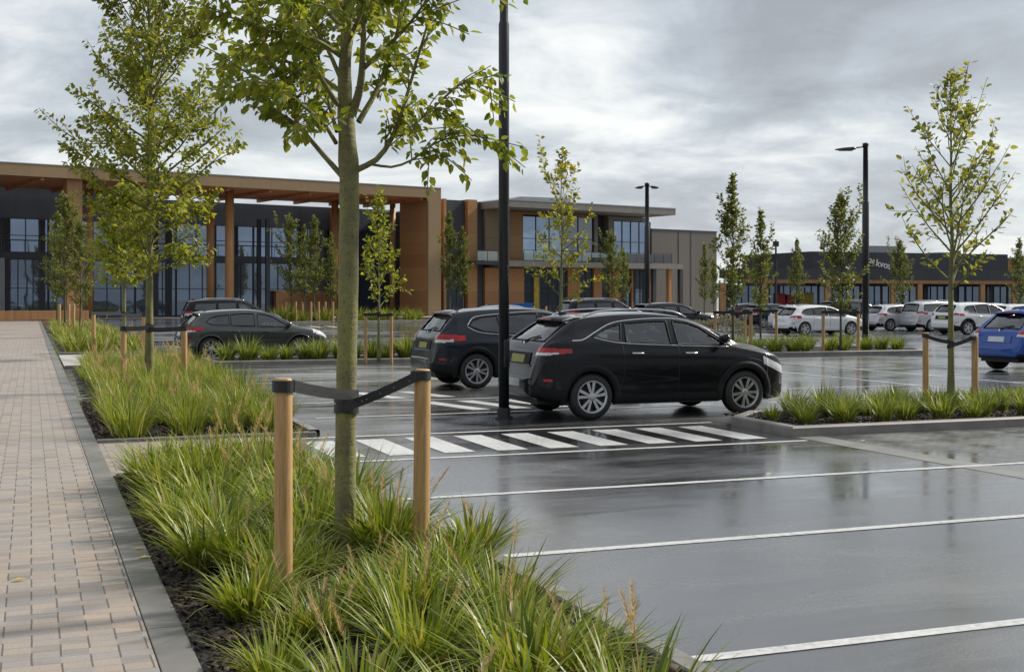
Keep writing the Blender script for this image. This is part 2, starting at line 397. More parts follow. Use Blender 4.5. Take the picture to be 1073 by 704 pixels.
class MB:
    def __init__(s): s.V = []; s.F = []
    def add(s, V, Fc):
        b = len(s.V)
        s.V.extend(tuple(v) for v in V)
        s.F.extend(tuple(int(i) + b for i in f) for f in Fc)
        return s
    def box(s, x0, x1, y0, y1, z0, z1):
        V = [(x0, y0, z0), (x1, y0, z0), (x1, y1, z0), (x0, y1, z0), (x0, y0, z1), (x1, y0, z1), (x1, y1, z1), (x0, y1, z1)]
        return s.add(V, [(0, 3, 2, 1), (4, 5, 6, 7), (0, 1, 5, 4), (1, 2, 6, 5), (2, 3, 7, 6), (3, 0, 4, 7)])
    def cbox(s, x0, x1, y0, y1, z0, z1, b=0.02):
        """box with chamfered edges (all twelve)"""
        import bmesh
        bm = bmesh.new()
        vs = [bm.verts.new(p) for p in [(x0, y0, z0), (x1, y0, z0), (x1, y1, z0), (x0, y1, z0), (x0, y0, z1), (x1, y0, z1), (x1, y1, z1), (x0, y1, z1)]]
        for f in [(0, 3, 2, 1), (4, 5, 6, 7), (0, 1, 5, 4), (1, 2, 6, 5), (2, 3, 7, 6), (3, 0, 4, 7)]:
            bm.faces.new([vs[i] for i in f])
        bmesh.ops.bevel(bm, geom=bm.edges[:], offset=b, segments=2, affect='EDGES', profile=0.6)
        bm.verts.index_update()
        s.add([v.co[:] for v in bm.verts], [[v.index for v in f.verts] for f in bm.faces])
        bm.free()
        return s
    def tube(s, pts, rad, n=8, cap=True):
        V, Fc = tube(pts, rad, n, cap)
        return s.add(V, Fc)
    def lathe(s, prof, n=16, axis='Z', c=(0, 0, 0), cap=True):
        V = []; Fc = []
        for (r, h) in prof:
            for k in range(n):
                a = 2 * math.pi * k / n
                if axis == 'Z': V.append((c[0] + r * math.cos(a), c[1] + r * math.sin(a), c[2] + h))
                else: V.append((c[0] + r * math.cos(a), c[1] + h, c[2] + r * math.sin(a)))
        m = len(prof)
        for i in range(m - 1):
            for k in range(n):
                k2 = (k + 1) % n
                Fc.append((i * n + k, i * n + k2, (i + 1) * n + k2, (i + 1) * n + k))
        if cap and prof[0][0] > 1e-5: Fc.append(tuple(range(n))[::-1])
        if cap and prof[-1][0] > 1e-5: Fc.append(tuple((m - 1) * n + k for k in range(n)))
        return s.add(V, Fc)
    def ribbon(s, pts, w, t=0.006, up=(0, 0, 1)):
        """flat band of height w and thickness t along pts"""
        V = []; Fc = []
        P = [Vector(p) for p in pts]; up = Vector(up)
        for i, p in enumerate(P):
            d = (P[min(i + 1, len(P) - 1)] - P[max(i - 1, 0)]).normalized()
            sd = d.cross(up).normalized(); u2 = sd.cross(d).normalized()
            for a, b2 in ((-1, -1), (1, -1), (1, 1), (-1, 1)):
                V.append(p + sd * (a * t / 2) + u2 * (b2 * w / 2))
        for i in range(len(P) - 1):
            for k in range(4):
                k2 = (k + 1) % 4
                Fc.append((i * 4 + k, i * 4 + k2, i * 4 + 4 + k2, i * 4 + 4 + k))
        Fc.append((3, 2, 1, 0)); e = (len(P) - 1) * 4; Fc.append((e, e + 1, e + 2, e + 3))
        return s.add(V, Fc)
    def build(s, name, mat, parent=None, loc=None, rz=None, smooth=False):
        return link(name, mesh_from(name, s.V, s.F, mat, smooth), parent, loc, rz)

def tube(pts, rad, n=8, cap=True):
    P = np.array(pts, float); m = len(P)
    if np.isscalar(rad): rad = [rad] * m
    T = np.gradient(P, axis=0); T /= (np.linalg.norm(T, axis=1)[:, None] + 1e-9)
    ref = np.array([0.31, 0.95, 0.05]) if abs(T[0][2]) > 0.7 else np.array([0, 0, 1.0])
    V = []
    for i in range(m):
        a = np.cross(T[i], ref); a /= np.linalg.norm(a) + 1e-9
        b = np.cross(T[i], a)
        for k in range(n):
            t = 2 * math.pi * k / n
            V.append(P[i] + rad[i] * (math.cos(t) * a + math.sin(t) * b))
    Fc = []
    for i in range(m - 1):
        for k in range(n):
            k2 = (k + 1) % n
            Fc.append((i * n + k, i * n + k2, (i + 1) * n + k2, (i + 1) * n + k))
    if cap:
        Fc.append(tuple(range(n))[::-1]); Fc.append(tuple((m - 1) * n + k for k in range(n)))
    return V, Fc

def catmull(P, n):
    """smooth samples through points P (k,dim), n samples in all"""
    P = np.array(P, float)
    Q = np.vstack([2 * P[0] - P[1], P, 2 * P[-1] - P[-2]])
    t = np.linspace(0, len(P) - 1 - 1e-9, n); i = t.astype(int); f = (t - i)[:, None]
    a, b, c, d = Q[i], Q[i + 1], Q[i + 2], Q[i + 3]
    return 0.5 * (2 * b + (c - a) * f + (2 * a - 5 * b + 4 * c - d) * f ** 2 + (3 * b - a - 3 * c + d) * f ** 3)

def plane(name, x0, x1, y0, y1, z, mat, kind='structure'):
    o = MB().add([(x0, y0, z), (x1, y0, z), (x1, y1, z), (x0, y1, z)], [(0, 1, 2, 3)]).build(name, mat)
    return tag(o, kind=kind)

# ------------------------------------------------------------------ sky and sun
SUN_EL, SUN_AZ = R(38), R(84)          # azimuth measured from +Y (path direction) towards +X
wld = bpy.data.worlds.new("World"); scene.world = wld; wld.use_nodes = True
nt = wld.node_tree
for n in list(nt.nodes): nt.nodes.remove(n)
wo = N(nt, "ShaderNodeOutputWorld")
sky = N(nt, "ShaderNodeTexSky"); sky.sky_type = 'NISHITA'; sky.sun_disc = False
sky.sun_elevation = SUN_EL; sky.sun_rotation = SUN_AZ; sky.air_density = 1.2; sky.dust_density = 1.5
tc = N(nt, "ShaderNodeTexCoord"); sp = N(nt, "ShaderNodeSeparateXYZ"); L(nt, tc.outputs["Generated"], sp.inputs[0])
zc = mathn(nt, 'MAXIMUM', sp.outputs[2], 0.0)
den = mathn(nt, 'ADD', zc, 0.22)
cb = N(nt, "ShaderNodeCombineXYZ")
L(nt, mathn(nt, 'DIVIDE', sp.outputs[0], den), cb.inputs[0]); L(nt, mathn(nt, 'DIVIDE', sp.outputs[1], den), cb.inputs[1])
mp = N(nt, "ShaderNodeMapping"); mp.inputs["Location"].default_value = (3.1, 1.7, 0.0); mp.inputs["Rotation"].default_value = (0, 0, R(20)); L(nt, cb.outputs[0], mp.inputs[0])
n1 = noise(nt, mp.outputs[0], 1.25, 8, 0.56, 0.6)
mp2 = N(nt, "ShaderNodeMapping"); mp2.inputs["Location"].default_value = (9.3, 4.2, 2.0); L(nt, cb.outputs[0], mp2.inputs[0])
n2 = noise(nt, mp2.outputs[0], 3.4, 7, 0.6, 0.5)
f = mathn(nt, 'ADD', mathn(nt, 'ADD', mathn(nt, 'MULTIPLY', n1, 0.65), mathn(nt, 'MULTIPLY', n2, 0.35)), 0.025)
# a heavier bank of cloud ahead to the right, a brighter break beside it
def lobe(px, py, width):
    d = Vector((*cam2w((px - 536.5) / F, 1.0), (HOR - py) / F)).normalized()
    dp = N(nt, "ShaderNodeVectorMath"); dp.operation = 'DISTANCE'
    L(nt, tc.outputs["Generated"], dp.inputs[0]); dp.inputs[1].default_value = d
    n = N(nt, "ShaderNodeMapRange"); n.interpolation_type = 'SMOOTHSTEP'
    L(nt, dp.outputs["Value"], n.inputs[0]); n.inputs[1].default_value = 0.0; n.inputs[2].default_value = width
    n.inputs[3].default_value = 1.0; n.inputs[4].default_value = 0.0
    return n.outputs[0]
f = mathn(nt, 'MULTIPLY_ADD', lobe(900, 10, 0.24), -0.125, f)
f = mathn(nt, 'MULTIPLY_ADD', lobe(640, 70, 0.12), 0.075, f)
f = mathn(nt, 'MULTIPLY_ADD', f, 1.35, -0.20)
f = mathn(nt, 'MULTIPLY_ADD', lobe(60, 10, 0.16), -0.07, f)
f = mathn(nt, 'MULTIPLY_ADD', lobe(470, 10, 0.14), -0.05, f)
mr = N(nt, "ShaderNodeMapRange"); mr.interpolation_type = 'SMOOTHSTEP'; L(nt, sp.outputs[1], mr.inputs[0])
mr.inputs[1].default_value = -0.15; mr.inputs[2].default_value = -0.8; mr.inputs[3].default_value = 0.0; mr.inputs[4].default_value = 1.0
f = mathn(nt, 'MULTIPLY_ADD', mr.outputs[0], -0.16, f)  # unseen darker sky behind the camera, added to dim car and glass reflections
ccol = ramp(nt, f, [(0.26, (0.345, 0.365, 0.40)), (0.42, (0.46, 0.50, 0.55)), (0.50, (0.575, 0.62, 0.665)), (0.58, (0.74, 0.77, 0.785)), (0.68, (0.90, 0.91, 0.90))])
bgs = N(nt, "ShaderNodeBackground", Strength=0.09); L(nt, sky.outputs[0], bgs.inputs[0])
bgc = N(nt, "ShaderNodeBackground", Strength=0.79); L(nt, ccol, bgc.inputs[0])
mxs = N(nt, "ShaderNodeMixShader"); mxs.inputs[0].default_value = 0.92
L(nt, bgs.outputs[0], mxs.inputs[1]); L(nt, bgc.outputs[0], mxs.inputs[2]); L(nt, mxs.outputs[0], wo.inputs[0])

sl = bpy.data.lights.new("sun", 'SUN'); sl.energy = 3.4; sl.angle = R(7); sl.color = (1.0, 0.94, 0.84)
so = bpy.data.objects.new("sun", sl); COL.objects.link(so)
sd = Vector((math.sin(SUN_AZ) * math.cos(SUN_EL), math.cos(SUN_AZ) * math.cos(SUN_EL), math.sin(SUN_EL)))
so.rotation_euler = (-sd).to_track_quat('-Z', 'Y').to_euler()
scene.view_settings.view_transform = 'Standard'; scene.view_settings.look = 'None'
scene.view_settings.exposure = 0.52; scene.view_settings.gamma = 1.0
scene.cycles.use_denoising = True
scene.cycles.max_bounces = 8; scene.cycles.transparent_max_bounces = 16
scene.cycles.caustics_reflective = False; scene.cycles.caustics_refractive = False

# ------------------------------------------------------------------ ground, path, beds, markings
plane("ground", -2500, 2500, -300, 3500, 0.0, M['asphalt'])
plane("brick_path", -9.0, 0.56, -4.0, 104.0, 0.030, M['paver'])
def edging(y0, y1):
    mb = MB(); y = y0
    while y < y1 - 0.01:
        e = min(y + 0.9, y1)
        mb.cbox(0.565, 0.745, y + 0.002, e - 0.002, -0.02, 0.036, 0.006); y = e
    return mb
tag(edging(-4.0, 104).build("path_edging", M['edging']), kind='structure')

def soil_bed(name, poly, z, seed):
    """undulating soil sheet inside a quad given by its corner points (counter-clockwise)"""
    r = np.random.default_rng(seed)
    A, B, C2, D2 = [np.array(p, float) for p in poly]
    nu = max(4, int(np.linalg.norm(B - A) / 0.12)); nv = max(4, int(np.linalg.norm(D2 - A) / 0.12))
    nu, nv = min(nu, 60), min(nv, 200)
    uu, vv = np.meshgrid(np.linspace(0, 1, nu), np.linspace(0, 1, nv))
    P = (A[None, None] * ((1 - uu) * (1 - vv))[..., None] + B * (uu * (1 - vv))[..., None] + C2 * (uu * vv)[..., None] + D2 * ((1 - uu) * vv)[..., None])
    zz = z + r.normal(0, 0.010, uu.shape)
    edge = np.minimum(np.minimum(uu, 1 - uu) * nu, np.minimum(vv, 1 - vv) * nv)
    zz += 0.05 * np.clip(edge / 6, 0, 1)
    V = np.dstack([P, zz]).reshape(-1, 3)
    i = np.arange(nv - 1)[:, None] * nu + np.arange(nu - 1)[None]
    Fq = np.stack([i, i + 1, i + nu + 1, i + nu], -1).reshape(-1, 4)
    return tag(link(name, mesh_from(name, V, Fq, M['soil'], True)), kind='structure')

def kerb_poly(name, pts, w=0.14, z1=0.12, z0=-0.03, closed=True):
    """kerb stones along pts, wide w to the left of travel, as one swept strip with a rounded top edge"""
    P = [Vector((p[0], p[1], 0)) for p in pts]; n = len(P)
    prof = [(0.0, z0), (0.0, z1 - 0.02), (0.02, z1), (w - 0.01, z1), (w, z1 - 0.01), (w, z0)]
    V = []; Fc = []
    for i, p in enumerate(P):
        a = (p - P[i - 1]).normalized() if (i > 0 or closed) else None
        b = (P[(i + 1) % n] - p).normalized() if (i < n - 1 or closed) else None
        a = a or b; b = b or a
        na = Vector((-a.y, a.x, 0)); nb = Vector((-b.y, b.x, 0))
        m = (na + nb).normalized(); m /= max(0.35, m.dot(na))
        for (o, z) in prof:
            V.append((p.x + m.x * o, p.y + m.y * o, z))
    k = len(prof)
    for i in range(n if closed else n - 1):
        j = (i + 1) % n
        for q in range(k - 1):
            Fc.append((i * k + q, j * k + q, j * k + q + 1, i * k + q + 1))
    mb = MB().add(V, Fc)
    return tag(mb.build(name, M['kerb']), kind='structure')

# beds beside the path: near bed, middle bed, far bed
XR = 2.80
soil_bed("planting_soil", [(0.746, 2.0), (XR, 2.0), (XR, 12.9), (0.746, 12.9)], 0.0, 1)
soil_bed("planting_soil", [(0.746, 16.0), (3.30, 16.0), (3.60, 33.4), (0.95, 33.4)], 0.0, 2)
soil_bed("planting_soil", [(0.90, 41.2), (3.3, 41.2), (3.6, 78.0), (0.90, 78.0)], 0.0, 3)
kerb_poly("kerb", [(XR + 0.14, 2.0), (XR + 0.14, 12.9)], closed=False, z1=0.06)
kerb_poly("kerb", [(3.46, 15.95), (3.76, 33.5), (0.80, 33.55)], closed=False, z1=0.08)
kerb_poly("kerb", [(0.80, 41.1), (3.44, 41.1), (3.74, 78.0)], closed=False, z1=0.10)
tag(MB().cbox(0.75, 3.4, 15.86, 15.99, -0.02, 0.06, 0.01).build("kerb", M['edging']), kind='structure')
plane("crossing_path", 0.746, 2.95, 12.9, 15.86, 0.020, M['paver'])
plane("concrete_path", 0.80, 4.2, 33.7, 40.95, 0.034, M['concrete'])

# islands in the lot
E_PTS = [(9.0, 13.62), (24.0, 13.62), (24.0, 15.9), (9.75, 15.9), (9.05, 15.2)]
kerb_poly("kerb", E_PTS, w=0.15, z1=0.13)
soil_bed("planting_soil", [(9.14, 13.75), (23.9, 13.75), (23.9, 15.78), (9.25, 15.4)], 0.06, 4)
F_PTS = [(15.2, 33.0), (26.6, 32.8), (27.3, 34.0), (26.6, 36.6), (15.2, 36.6)]
kerb_poly("kerb", F_PTS, w=0.15, z1=0.13)
soil_bed("planting_soil", [(15.33, 33.13), (26.6, 33.0), (26.6, 36.5), (15.33, 36.5)], 0.06, 5)
D_PTS = [(4.4, 33.2), (10.6, 33.2), (10.6, 35.5), (4.4, 35.5)]
kerb_poly("kerb", D_PTS, w=0.15, z1=0.13)
soil_bed("planting_soil", [(4.53, 33.33), (10.5, 33.33), (10.5, 35.4), (4.53, 35.4)], 0.06, 6)
G_PTS = [(13.5, 88.0), (29.0, 92.0), (28.0, 96.0), (12.5, 92.0)]
kerb_poly("kerb", G_PTS, w=0.2, z1=0.13)
soil_bed("planting_soil", [(13.7, 88.2), (28.8, 92.1), (27.8, 95.8), (12.7, 91.8)], 0.06, 7)

# painted markings: one sheet 4 mm above the asphalt
mk = MB()
def rect(x0, x1, y0, y1, z=0.004):
    mk.add([(x0, y0, z), (x1, y0, z), (x1, y1, z), (x0, y1, z)], [(0, 1, 2, 3)])
w = 0.05
def hline(y, x0, x1): rect(x0, x1, y - w, y + w)
def vline(x, y0, y1): rect(x - w, x + w, y0, y1)
for k in range(3):
    hline(2.78 + 2.62 * k, XR + 0.2, 14.0)
hline(10.61, XR + 0.2, 16.0)
hline(13.24, 2.95, 8.95); hline(15.66, 3.0, 9.0)
x = 3.10
while x < 8.9:
    rect(x, x + 0.37, 13.62, 15.28); x += 0.645
for y in (18.27, 20.92, 23.55, 26.15, 28.8, 31.4):
    hline(y, 3.9, 10.5 if y < 21 else 9.3)
for y0, y1, xs in ((18.75, 20.5, (6.5, 7.2, 7.9)), (21.4, 23.0, (5.9, 6.8))):
    for x in xs:
        mk.add([(x, y0, .004), (x + .3, y0, .004), (x - .10, y1, .004), (x - .4, y1, .004)], [(0, 1, 2, 3)])
vline(16.75, 17.0, 32.2)
for y in (18.3, 20.92, 23.55, 26.15, 28.8, 31.4):
    hline(y, 11.6, 16.7); hline(y, 19.2, 24.5)
vline(19.15, 18.3, 31.4)
for k in range(12):
    y = 40.5 + 2.62 * k
    hline(y, 4.2, 9.0)
    if k > 0: hline(y, 27.5, 33.0); hline(y, 40.2, 45.6)
    hline(y, 11.8, 17.0)
x = 4.5
for k in range(14):
    rect(4.2 + k * 1.1, 4.7 + k * 1.1, 76.0, 79.5)
tag(mk.build("road_markings", M['line']), kind='structure')
plane("drain_strip", 9.02, 9.40, 2.0, 13.60, 0.003, M['strip'])
def mat_perm():
    m, nt, b, o = new_mat("permeable_paving")
    br = N(nt, "ShaderNodeTexBrick", Scale=1.0); br.inputs["Brick Width"].default_value = 0.2; br.inputs["Row Height"].default_value = 0.1; br.inputs["Mortar Size"].default_value = 0.008
    br.inputs["Color1"].default_value = (0.13, 0.13, 0.128, 1); br.inputs["Color2"].default_value = (0.18, 0.175, 0.165, 1); br.inputs["Mortar"].default_value = (0.04, 0.04, 0.04, 1)
    v = objco(nt); L(nt, v, br.inputs["Vector"])
    n = noise(nt, v, 1.2, 4)
    c = mixc(nt, ramp(nt, n, [(0.4, 0.0), (0.62, 0.7)]), br.outputs[0], (0.06, 0.06, 0.06))
    L(nt, c, b.inputs["Base Color"]); L(nt, ramp(nt, n, [(0.4, 0.5), (0.62, 0.12)]), b.inputs["Roughness"])
    bump(nt, br.outputs["Fac"], -0.4, 0.006, b)
    return m
M['perm'] = mat_perm()
plane("stall_paving", 9.40, 24.0, 10.70, 13.58, 0.002, M['perm'])
plane("front_pavement", -30, 110, 112.0, 190.0, 0.05, M['concrete'])
fr = bpy.data.objects["front_pavement"]
fr.rotation_euler = (0, 0, 0)

# ------------------------------------------------------------------ grasses
def blades(nb, r0, h, lean, width, seed, nseg=5, droop=0.55):
    r = np.random.default_rng(seed)
    az = r.uniform(0, 2 * np.pi, nb); rr = r0 * np.sqrt(r.uniform(0, 1, nb))
    a2 = az + r.normal(0, 0.5, nb)
    hh = h * r.uniform(0.55, 1.1, nb); ln = lean * (0.15 + 0.85 * r.uniform(0, 1, nb)) * hh / h
    dr = droop * r.uniform(0.3, 1.25, nb) * (ln / lean)
    s = np.linspace(0, 1, nseg + 1)[None]
    rad = ln[:, None] * s ** 1.35
    z = hh[:, None] * (s * 1.05 - dr[:, None] * s ** 2.6)
    x = (rr * np.cos(az))[:, None] + rad * np.cos(a2)[:, None]
    y = (rr * np.sin(az))[:, None] + rad * np.sin(a2)[:, None]
    wd = width * r.uniform(0.6, 1.2, nb)[:, None] * np.clip(1.0 - s ** 2.5, 0.03, 1) * (0.6 + 0.4 * np.minimum(1, s * 4))
    tw = a2 + np.pi / 2 + r.normal(0, 0.35, nb)
    dx = np.cos(tw)[:, None] * wd / 2; dy = np.sin(tw)[:, None] * wd / 2
    A = np.stack([x - dx, y - dy, z], -1); B = np.stack([x + dx, y + dy, z + wd * 0.12], -1)
    V = np.stack([A, B], 2).reshape(nb, -1, 3)
    n = (nseg + 1) * 2
    base = (np.arange(nb) * n)[:, None] + (np.arange(nseg) * 2)[None]
    Fq = np.stack([base, base + 1, base + 3, base + 2], -1).reshape(-1, 4)
    V[..., 2] -= 0.02
    return V.reshape(-1, 3), Fq

def spike_mesh(h, lean, seed):
    r = np.random.default_rng(seed)
    s = np.linspace(0, 1, 7)
    pts = np.stack([lean * s ** 1.6, 0.03 * np.sin(s * 3), h * (s - 0.12 * s ** 3)], 1)
    V, Fc = tube(pts, [0.0022] * 7, 3, False)
    V = [tuple(v) for v in V]; Fc = list(Fc)
    p0 = pts[-3]; p1 = pts[-1]
    nb = 120
    for i in range(nb):
        t = r.uniform(0, 1); p = p0 + (p1 - p0) * t * 1.05
        a = r.uniform(0, 6.283); l = 0.028 * (0.35 + 1.1 * math.sin(math.pi * min(1, t * 0.9 + 0.1)))
        d = np.array([math.cos(a), math.sin(a), 0.9]) * l; q = np.array([-math.sin(a), math.cos(a), 0]) * 0.0018
        b = len(V); V += [tuple(p - q), tuple(p + q), tuple(p + d)]; Fc.append((b, b + 1, b + 2))
    return mesh_from("flower_spike", V, Fc, M['plume'])

NEAR_G = [mesh_from("grass", *blades(230, 0.13, 0.52, 0.62, 0.0220, 100 + i, 6, 0.68), M['blade'], True) for i in range(5)]
MID_G = [mesh_from("grass", *blades(190, 0.20, 0.62, 0.50, 0.015, 120 + i, 4), M['blade'], True) for i in range(4)]
ISL_G = [mesh_from("grass", *blades(130, 0.11, 0.44, 0.42, 0.021, 140 + i, 5, 0.55), M['blade_is'], True) for i in range(5)]
FAR_G = [mesh_from("grass", *blades(90, 0.22, 0.60, 0.50, 0.03, 160 + i, 3), M['blade'], True) for i in range(3)]
SPK = [spike_mesh(0.58 + 0.05 * i, 0.12 + 0.07 * (i % 3), 200 + i) for i in range(5)]

def clump(me, x, y, z, s, label, group, nsp=0, sh=1.0):
    o = link("grass_clump", me, None, (x, y, z), rnd.uniform(0, 6.28))
    o.scale = (s * rnd.uniform(0.9, 1.1), s * rnd.uniform(0.9, 1.1), s * rnd.uniform(0.85, 1.12))
    tag(o, label, "grass clump", group)
    for k in range(nsp):
        c = link("flower_spike", rnd.choice(SPK), o, (rnd.uniform(-.16, .16), rnd.uniform(-.16, .16), 0), rnd.uniform(0, 6.28))
        q = rnd.uniform(0.8, 1.15) * sh
        c.scale = (q, q, q)
    return o

def inside_clear(x, y, pts, r=0.16):
    return all((x - a) ** 2 + (y - b) ** 2 > r * r for a, b in pts)
T1 = at(362, 8.2); S1 = at(297, 7.15); S2 = at(441, 8.05)
LA = "long arching green grass clump in the near bed beside the brick path"
GA = "grass clumps in the near bed around the thick staked tree"
row = 0; y = 4.35
while y < 12.7:
    xs = [1.30, 1.96, 2.58] if row % 2 else [1.08, 1.64, 2.30]
    for x in xs:
        xx = x + rnd.uniform(-.10, .10); yy = y + rnd.uniform(-.12, .12)
        if xx > 2.25: xx -= 0.22
        if not inside_clear(xx, yy, [T1, S1, S2, (S1[0] * .96, S1[1] * .955), (T1[0] * .965, T1[1] * .96), (S2[0] * .965, S2[1] * .96)], 0.22): xx += 0.22; yy += 0.12
        nsp = (4 if yy > 9.5 else 2) if rnd.random() < 0.6 else 0
        sc_ = rnd.uniform(0.82, 1.12) * (0.92 if yy < 8.3 else 1.05) * (0.85 if abs(yy - 6.3) < .8 and xx < 2.2 else 1)
        D_ = xx * sY + yy * cY; P_ = 536.5 + F * (xx * cY - yy * sY) / D_     # lower plants in front of the trunk and the stakes
        for (pc, pw, da, db) in ((297, 46, 6.2, 7.25), (362, 40, 6.9, 8.35), (441, 38, 7.2, 8.2)):
            if abs(P_ - pc) < pw and da < D_ < db: sc_ *= 0.66; nsp = 3; break
        clump(rnd.choice(NEAR_G), xx, yy, 0.03, sc_, LA, GA, nsp)
    y += 0.62; row += 1
LB = "feathery green grass clump in the middle bed by the dense yellow-green tree"
GB = "grass clumps in the middle bed beside the path"
y = 16.35; row = 0
while y < 33.0:
    k = (y - 16) / 17.4
    x0 = 1.15 + 0.2 * k; x1 = 3.0 + 0.3 * k
    n = 4
    for i in range(n):
        xx = x0 + (x1 - x0) * (i + (0.25 if row % 2 else 0)) / (n - 1) + rnd.uniform(-.12, .12)
        if xx > x1 + 0.15: continue
        clump(rnd.choice(MID_G), xx, y + rnd.uniform(-.15, .15), 0.03, rnd.uniform(0.85, 1.15), LB, GB, 4 if rnd.random() < 0.5 else 0, 1.05)
    y += 0.74; row += 1
LC = "soft green grass clump in the far bed at the end of the path"
GC = "grass clumps in the far bed beside the path"
y = 41.7
while y < 77:
    for i in range(3):
        clump(rnd.choice(FAR_G), 1.4 + i * 0.85 + rnd.uniform(-.2, .2), y + rnd.uniform(-.3, .3), 0.04, rnd.uniform(1.0, 1.35), LC, GC, 3 if rnd.random() < .4 and y < 55 else 0, 1.2)
    y += 2.1 if y > 50 else 1.1
LE = "spiky strap-leaved tuft in the kerbed island in front of the black crossover"
GE = "strap-leaved tufts in the nearest kerbed island"
for (x, y, s) in [(9.42, 14.75, .62), (9.62, 14.25, .95), (9.95, 14.9, .9)]:
    clump(rnd.choice(ISL_G), x, y, 0.10, s, LE, GE)
x = 10.3; i = 0
while x < 16.6:
    for yy in (14.15, 14.85, 15.45):
        clump(rnd.choice(ISL_G), x + rnd.uniform(-.12, .12) + (0.25 if yy == 14.85 else 0), yy + rnd.uniform(-.12, .12), 0.10, rnd.uniform(0.82, 1.12), LE, GE)
    x += 0.46 if x < 14 else 0.6
LF = "rounded strap-leaved tuft in the island below the single-arm lamp post"
GF = "strap-leaved tufts in the island below the lamp post"
x = 16.2
while x < 26.7:
    for yy in (33.6, 34.9):
        if yy > 34 and x > 26: continue
        clump(rnd.choice(ISL_G), x + rnd.uniform(-.12, .12) + (0.3 if yy > 34 else 0), yy + rnd.uniform(-.15, .15), 0.10, rnd.uniform(1.15, 1.5), LF, GF)
    x += 0.66
LD = "bright green strap-leaved tuft in the strip beside the dark grey hatchback"
GD = "strap-leaved tufts in the strip beside the grey hatchback"
x = 4.9
while x < 10.5:
    if not (5.55 < x < 5.75):
        clump(rnd.choice(ISL_G), x + rnd.uniform(-.1, .1), 33.75 + rnd.uniform(-.1, .1), 0.10, rnd.uniform(1.2, 1.7), LD, GD)
        if rnd.random() < 0.5:
            clump(rnd.choice(ISL_G), x + 0.25, 34.6 + rnd.uniform(-.1, .2), 0.10, rnd.uniform(1.2, 1.6), LD, GD)
    x += 0.48
LG = "pale green grass clump in the planted island before the glazed entrance"
GG = "grass clumps in the island before the glazed entrance"
for i in range(16):
    k = i / 15
    clump(rnd.choice(FAR_G), 13.6 + 14.4 * k + rnd.uniform(-.3, .3), 90 + 3.9 * k + rnd.uniform(-1, 1), 0.10, rnd.uniform(1.6, 2.4), LG, GG)

for (px, d, s_, n_) in ((262, 6.75, .74, 3), (392, 7.0, .68, 3), (330, 7.75, .56, 3), (338, 6.3, .66, 4), (470, 7.3, .85, 2), (402, 8.3, .78, 2), (425, 6.5, .9, 2), (250, 7.9, .9, 2)):
    x, y = at(px, d)
    clump(rnd.choice(NEAR_G), x, y, 0.03, s_, LA, GA, n_, 0.85)
# bark chips on the visible soil (loose mulch)
def chips(name, x0, x1, y0, y1, n, z, seed, smin=0.010, smax=0.034):
    r = np.random.default_rng(seed)
    P = np.stack([r.uniform(x0, x1, n), r.uniform(y0, y1, n), z + r.uniform(0, 0.018, n)], 1)
    a = r.uniform(0, 6.283, n); l = r.uniform(smin, smax, n); wd = l * r.uniform(0.25, 0.6, n); ti = r.normal(0, 0.35, n)
    u = np.stack([np.cos(a) * np.cos(ti), np.sin(a) * np.cos(ti), np.sin(ti)], 1) * l[:, None]
    v = np.stack([-np.sin(a), np.cos(a), r.normal(0, 0.3, n)], 1) * wd[:, None]
    t = np.array([0, 0, 1.0]) * (wd * 0.5)[:, None]
    c = [P - u - v, P + u - v * .7, P + u + v, P - u * .9 + v]
    V = np.stack(c + [q + t for q in c], 1)
    b = (np.arange(n) * 8)[:, None]
    q = np.array([[4, 5, 6, 7], [0, 1, 5, 4], [1, 2, 6, 5], [2, 3, 7, 6], [3, 0, 4, 7]])
    Fq = (b[:, None] + q[None]).reshape(-1, 4)
    return tag(link(name, mesh_from(name, V.reshape(-1, 3), Fq, M['chip'])), "dark bark mulch chips covering the soil of the planting beds", "mulch", kind='stuff')
chips("bark_mulch", 0.76, XR - 0.02, 3.6, 12.8, 16000, 0.035, 1)
chips("bark_mulch", 9.2, 17.0, 13.78, 15.7, 6000, 0.10, 2)
chips("bark_mulch", 0.77, 3.3, 16.05, 22.0, 5000, 0.04, 3, 0.015, 0.04)
# fallen leaves on the path
for (px, py, s) in ((145, 581, .035), (152, 590, .05), (20, 614, .05), (905, 463, .05)):
    d = gd(py); x, y = at(px, d)
    lf = MB().add([(-1, 0, 0), (0, -.4, .15), (1, 0, .05), (0, .4, .2)], [(0, 1, 2), (0, 2, 3)]).build("fallen_leaf", M['yellow'], None, (x, y, 0.040 if px < 500 else 0.012), 0.2)
    lf.scale = (s, s, s)
    tag(lf, {145: "small yellow fallen leaf on the grey path edging", 152: "larger orange fallen leaf on the path edging", 20: "brown fallen leaf on the brick path", 905: "fallen leaf on wet paving beside the island kerb"}[px], "leaf")

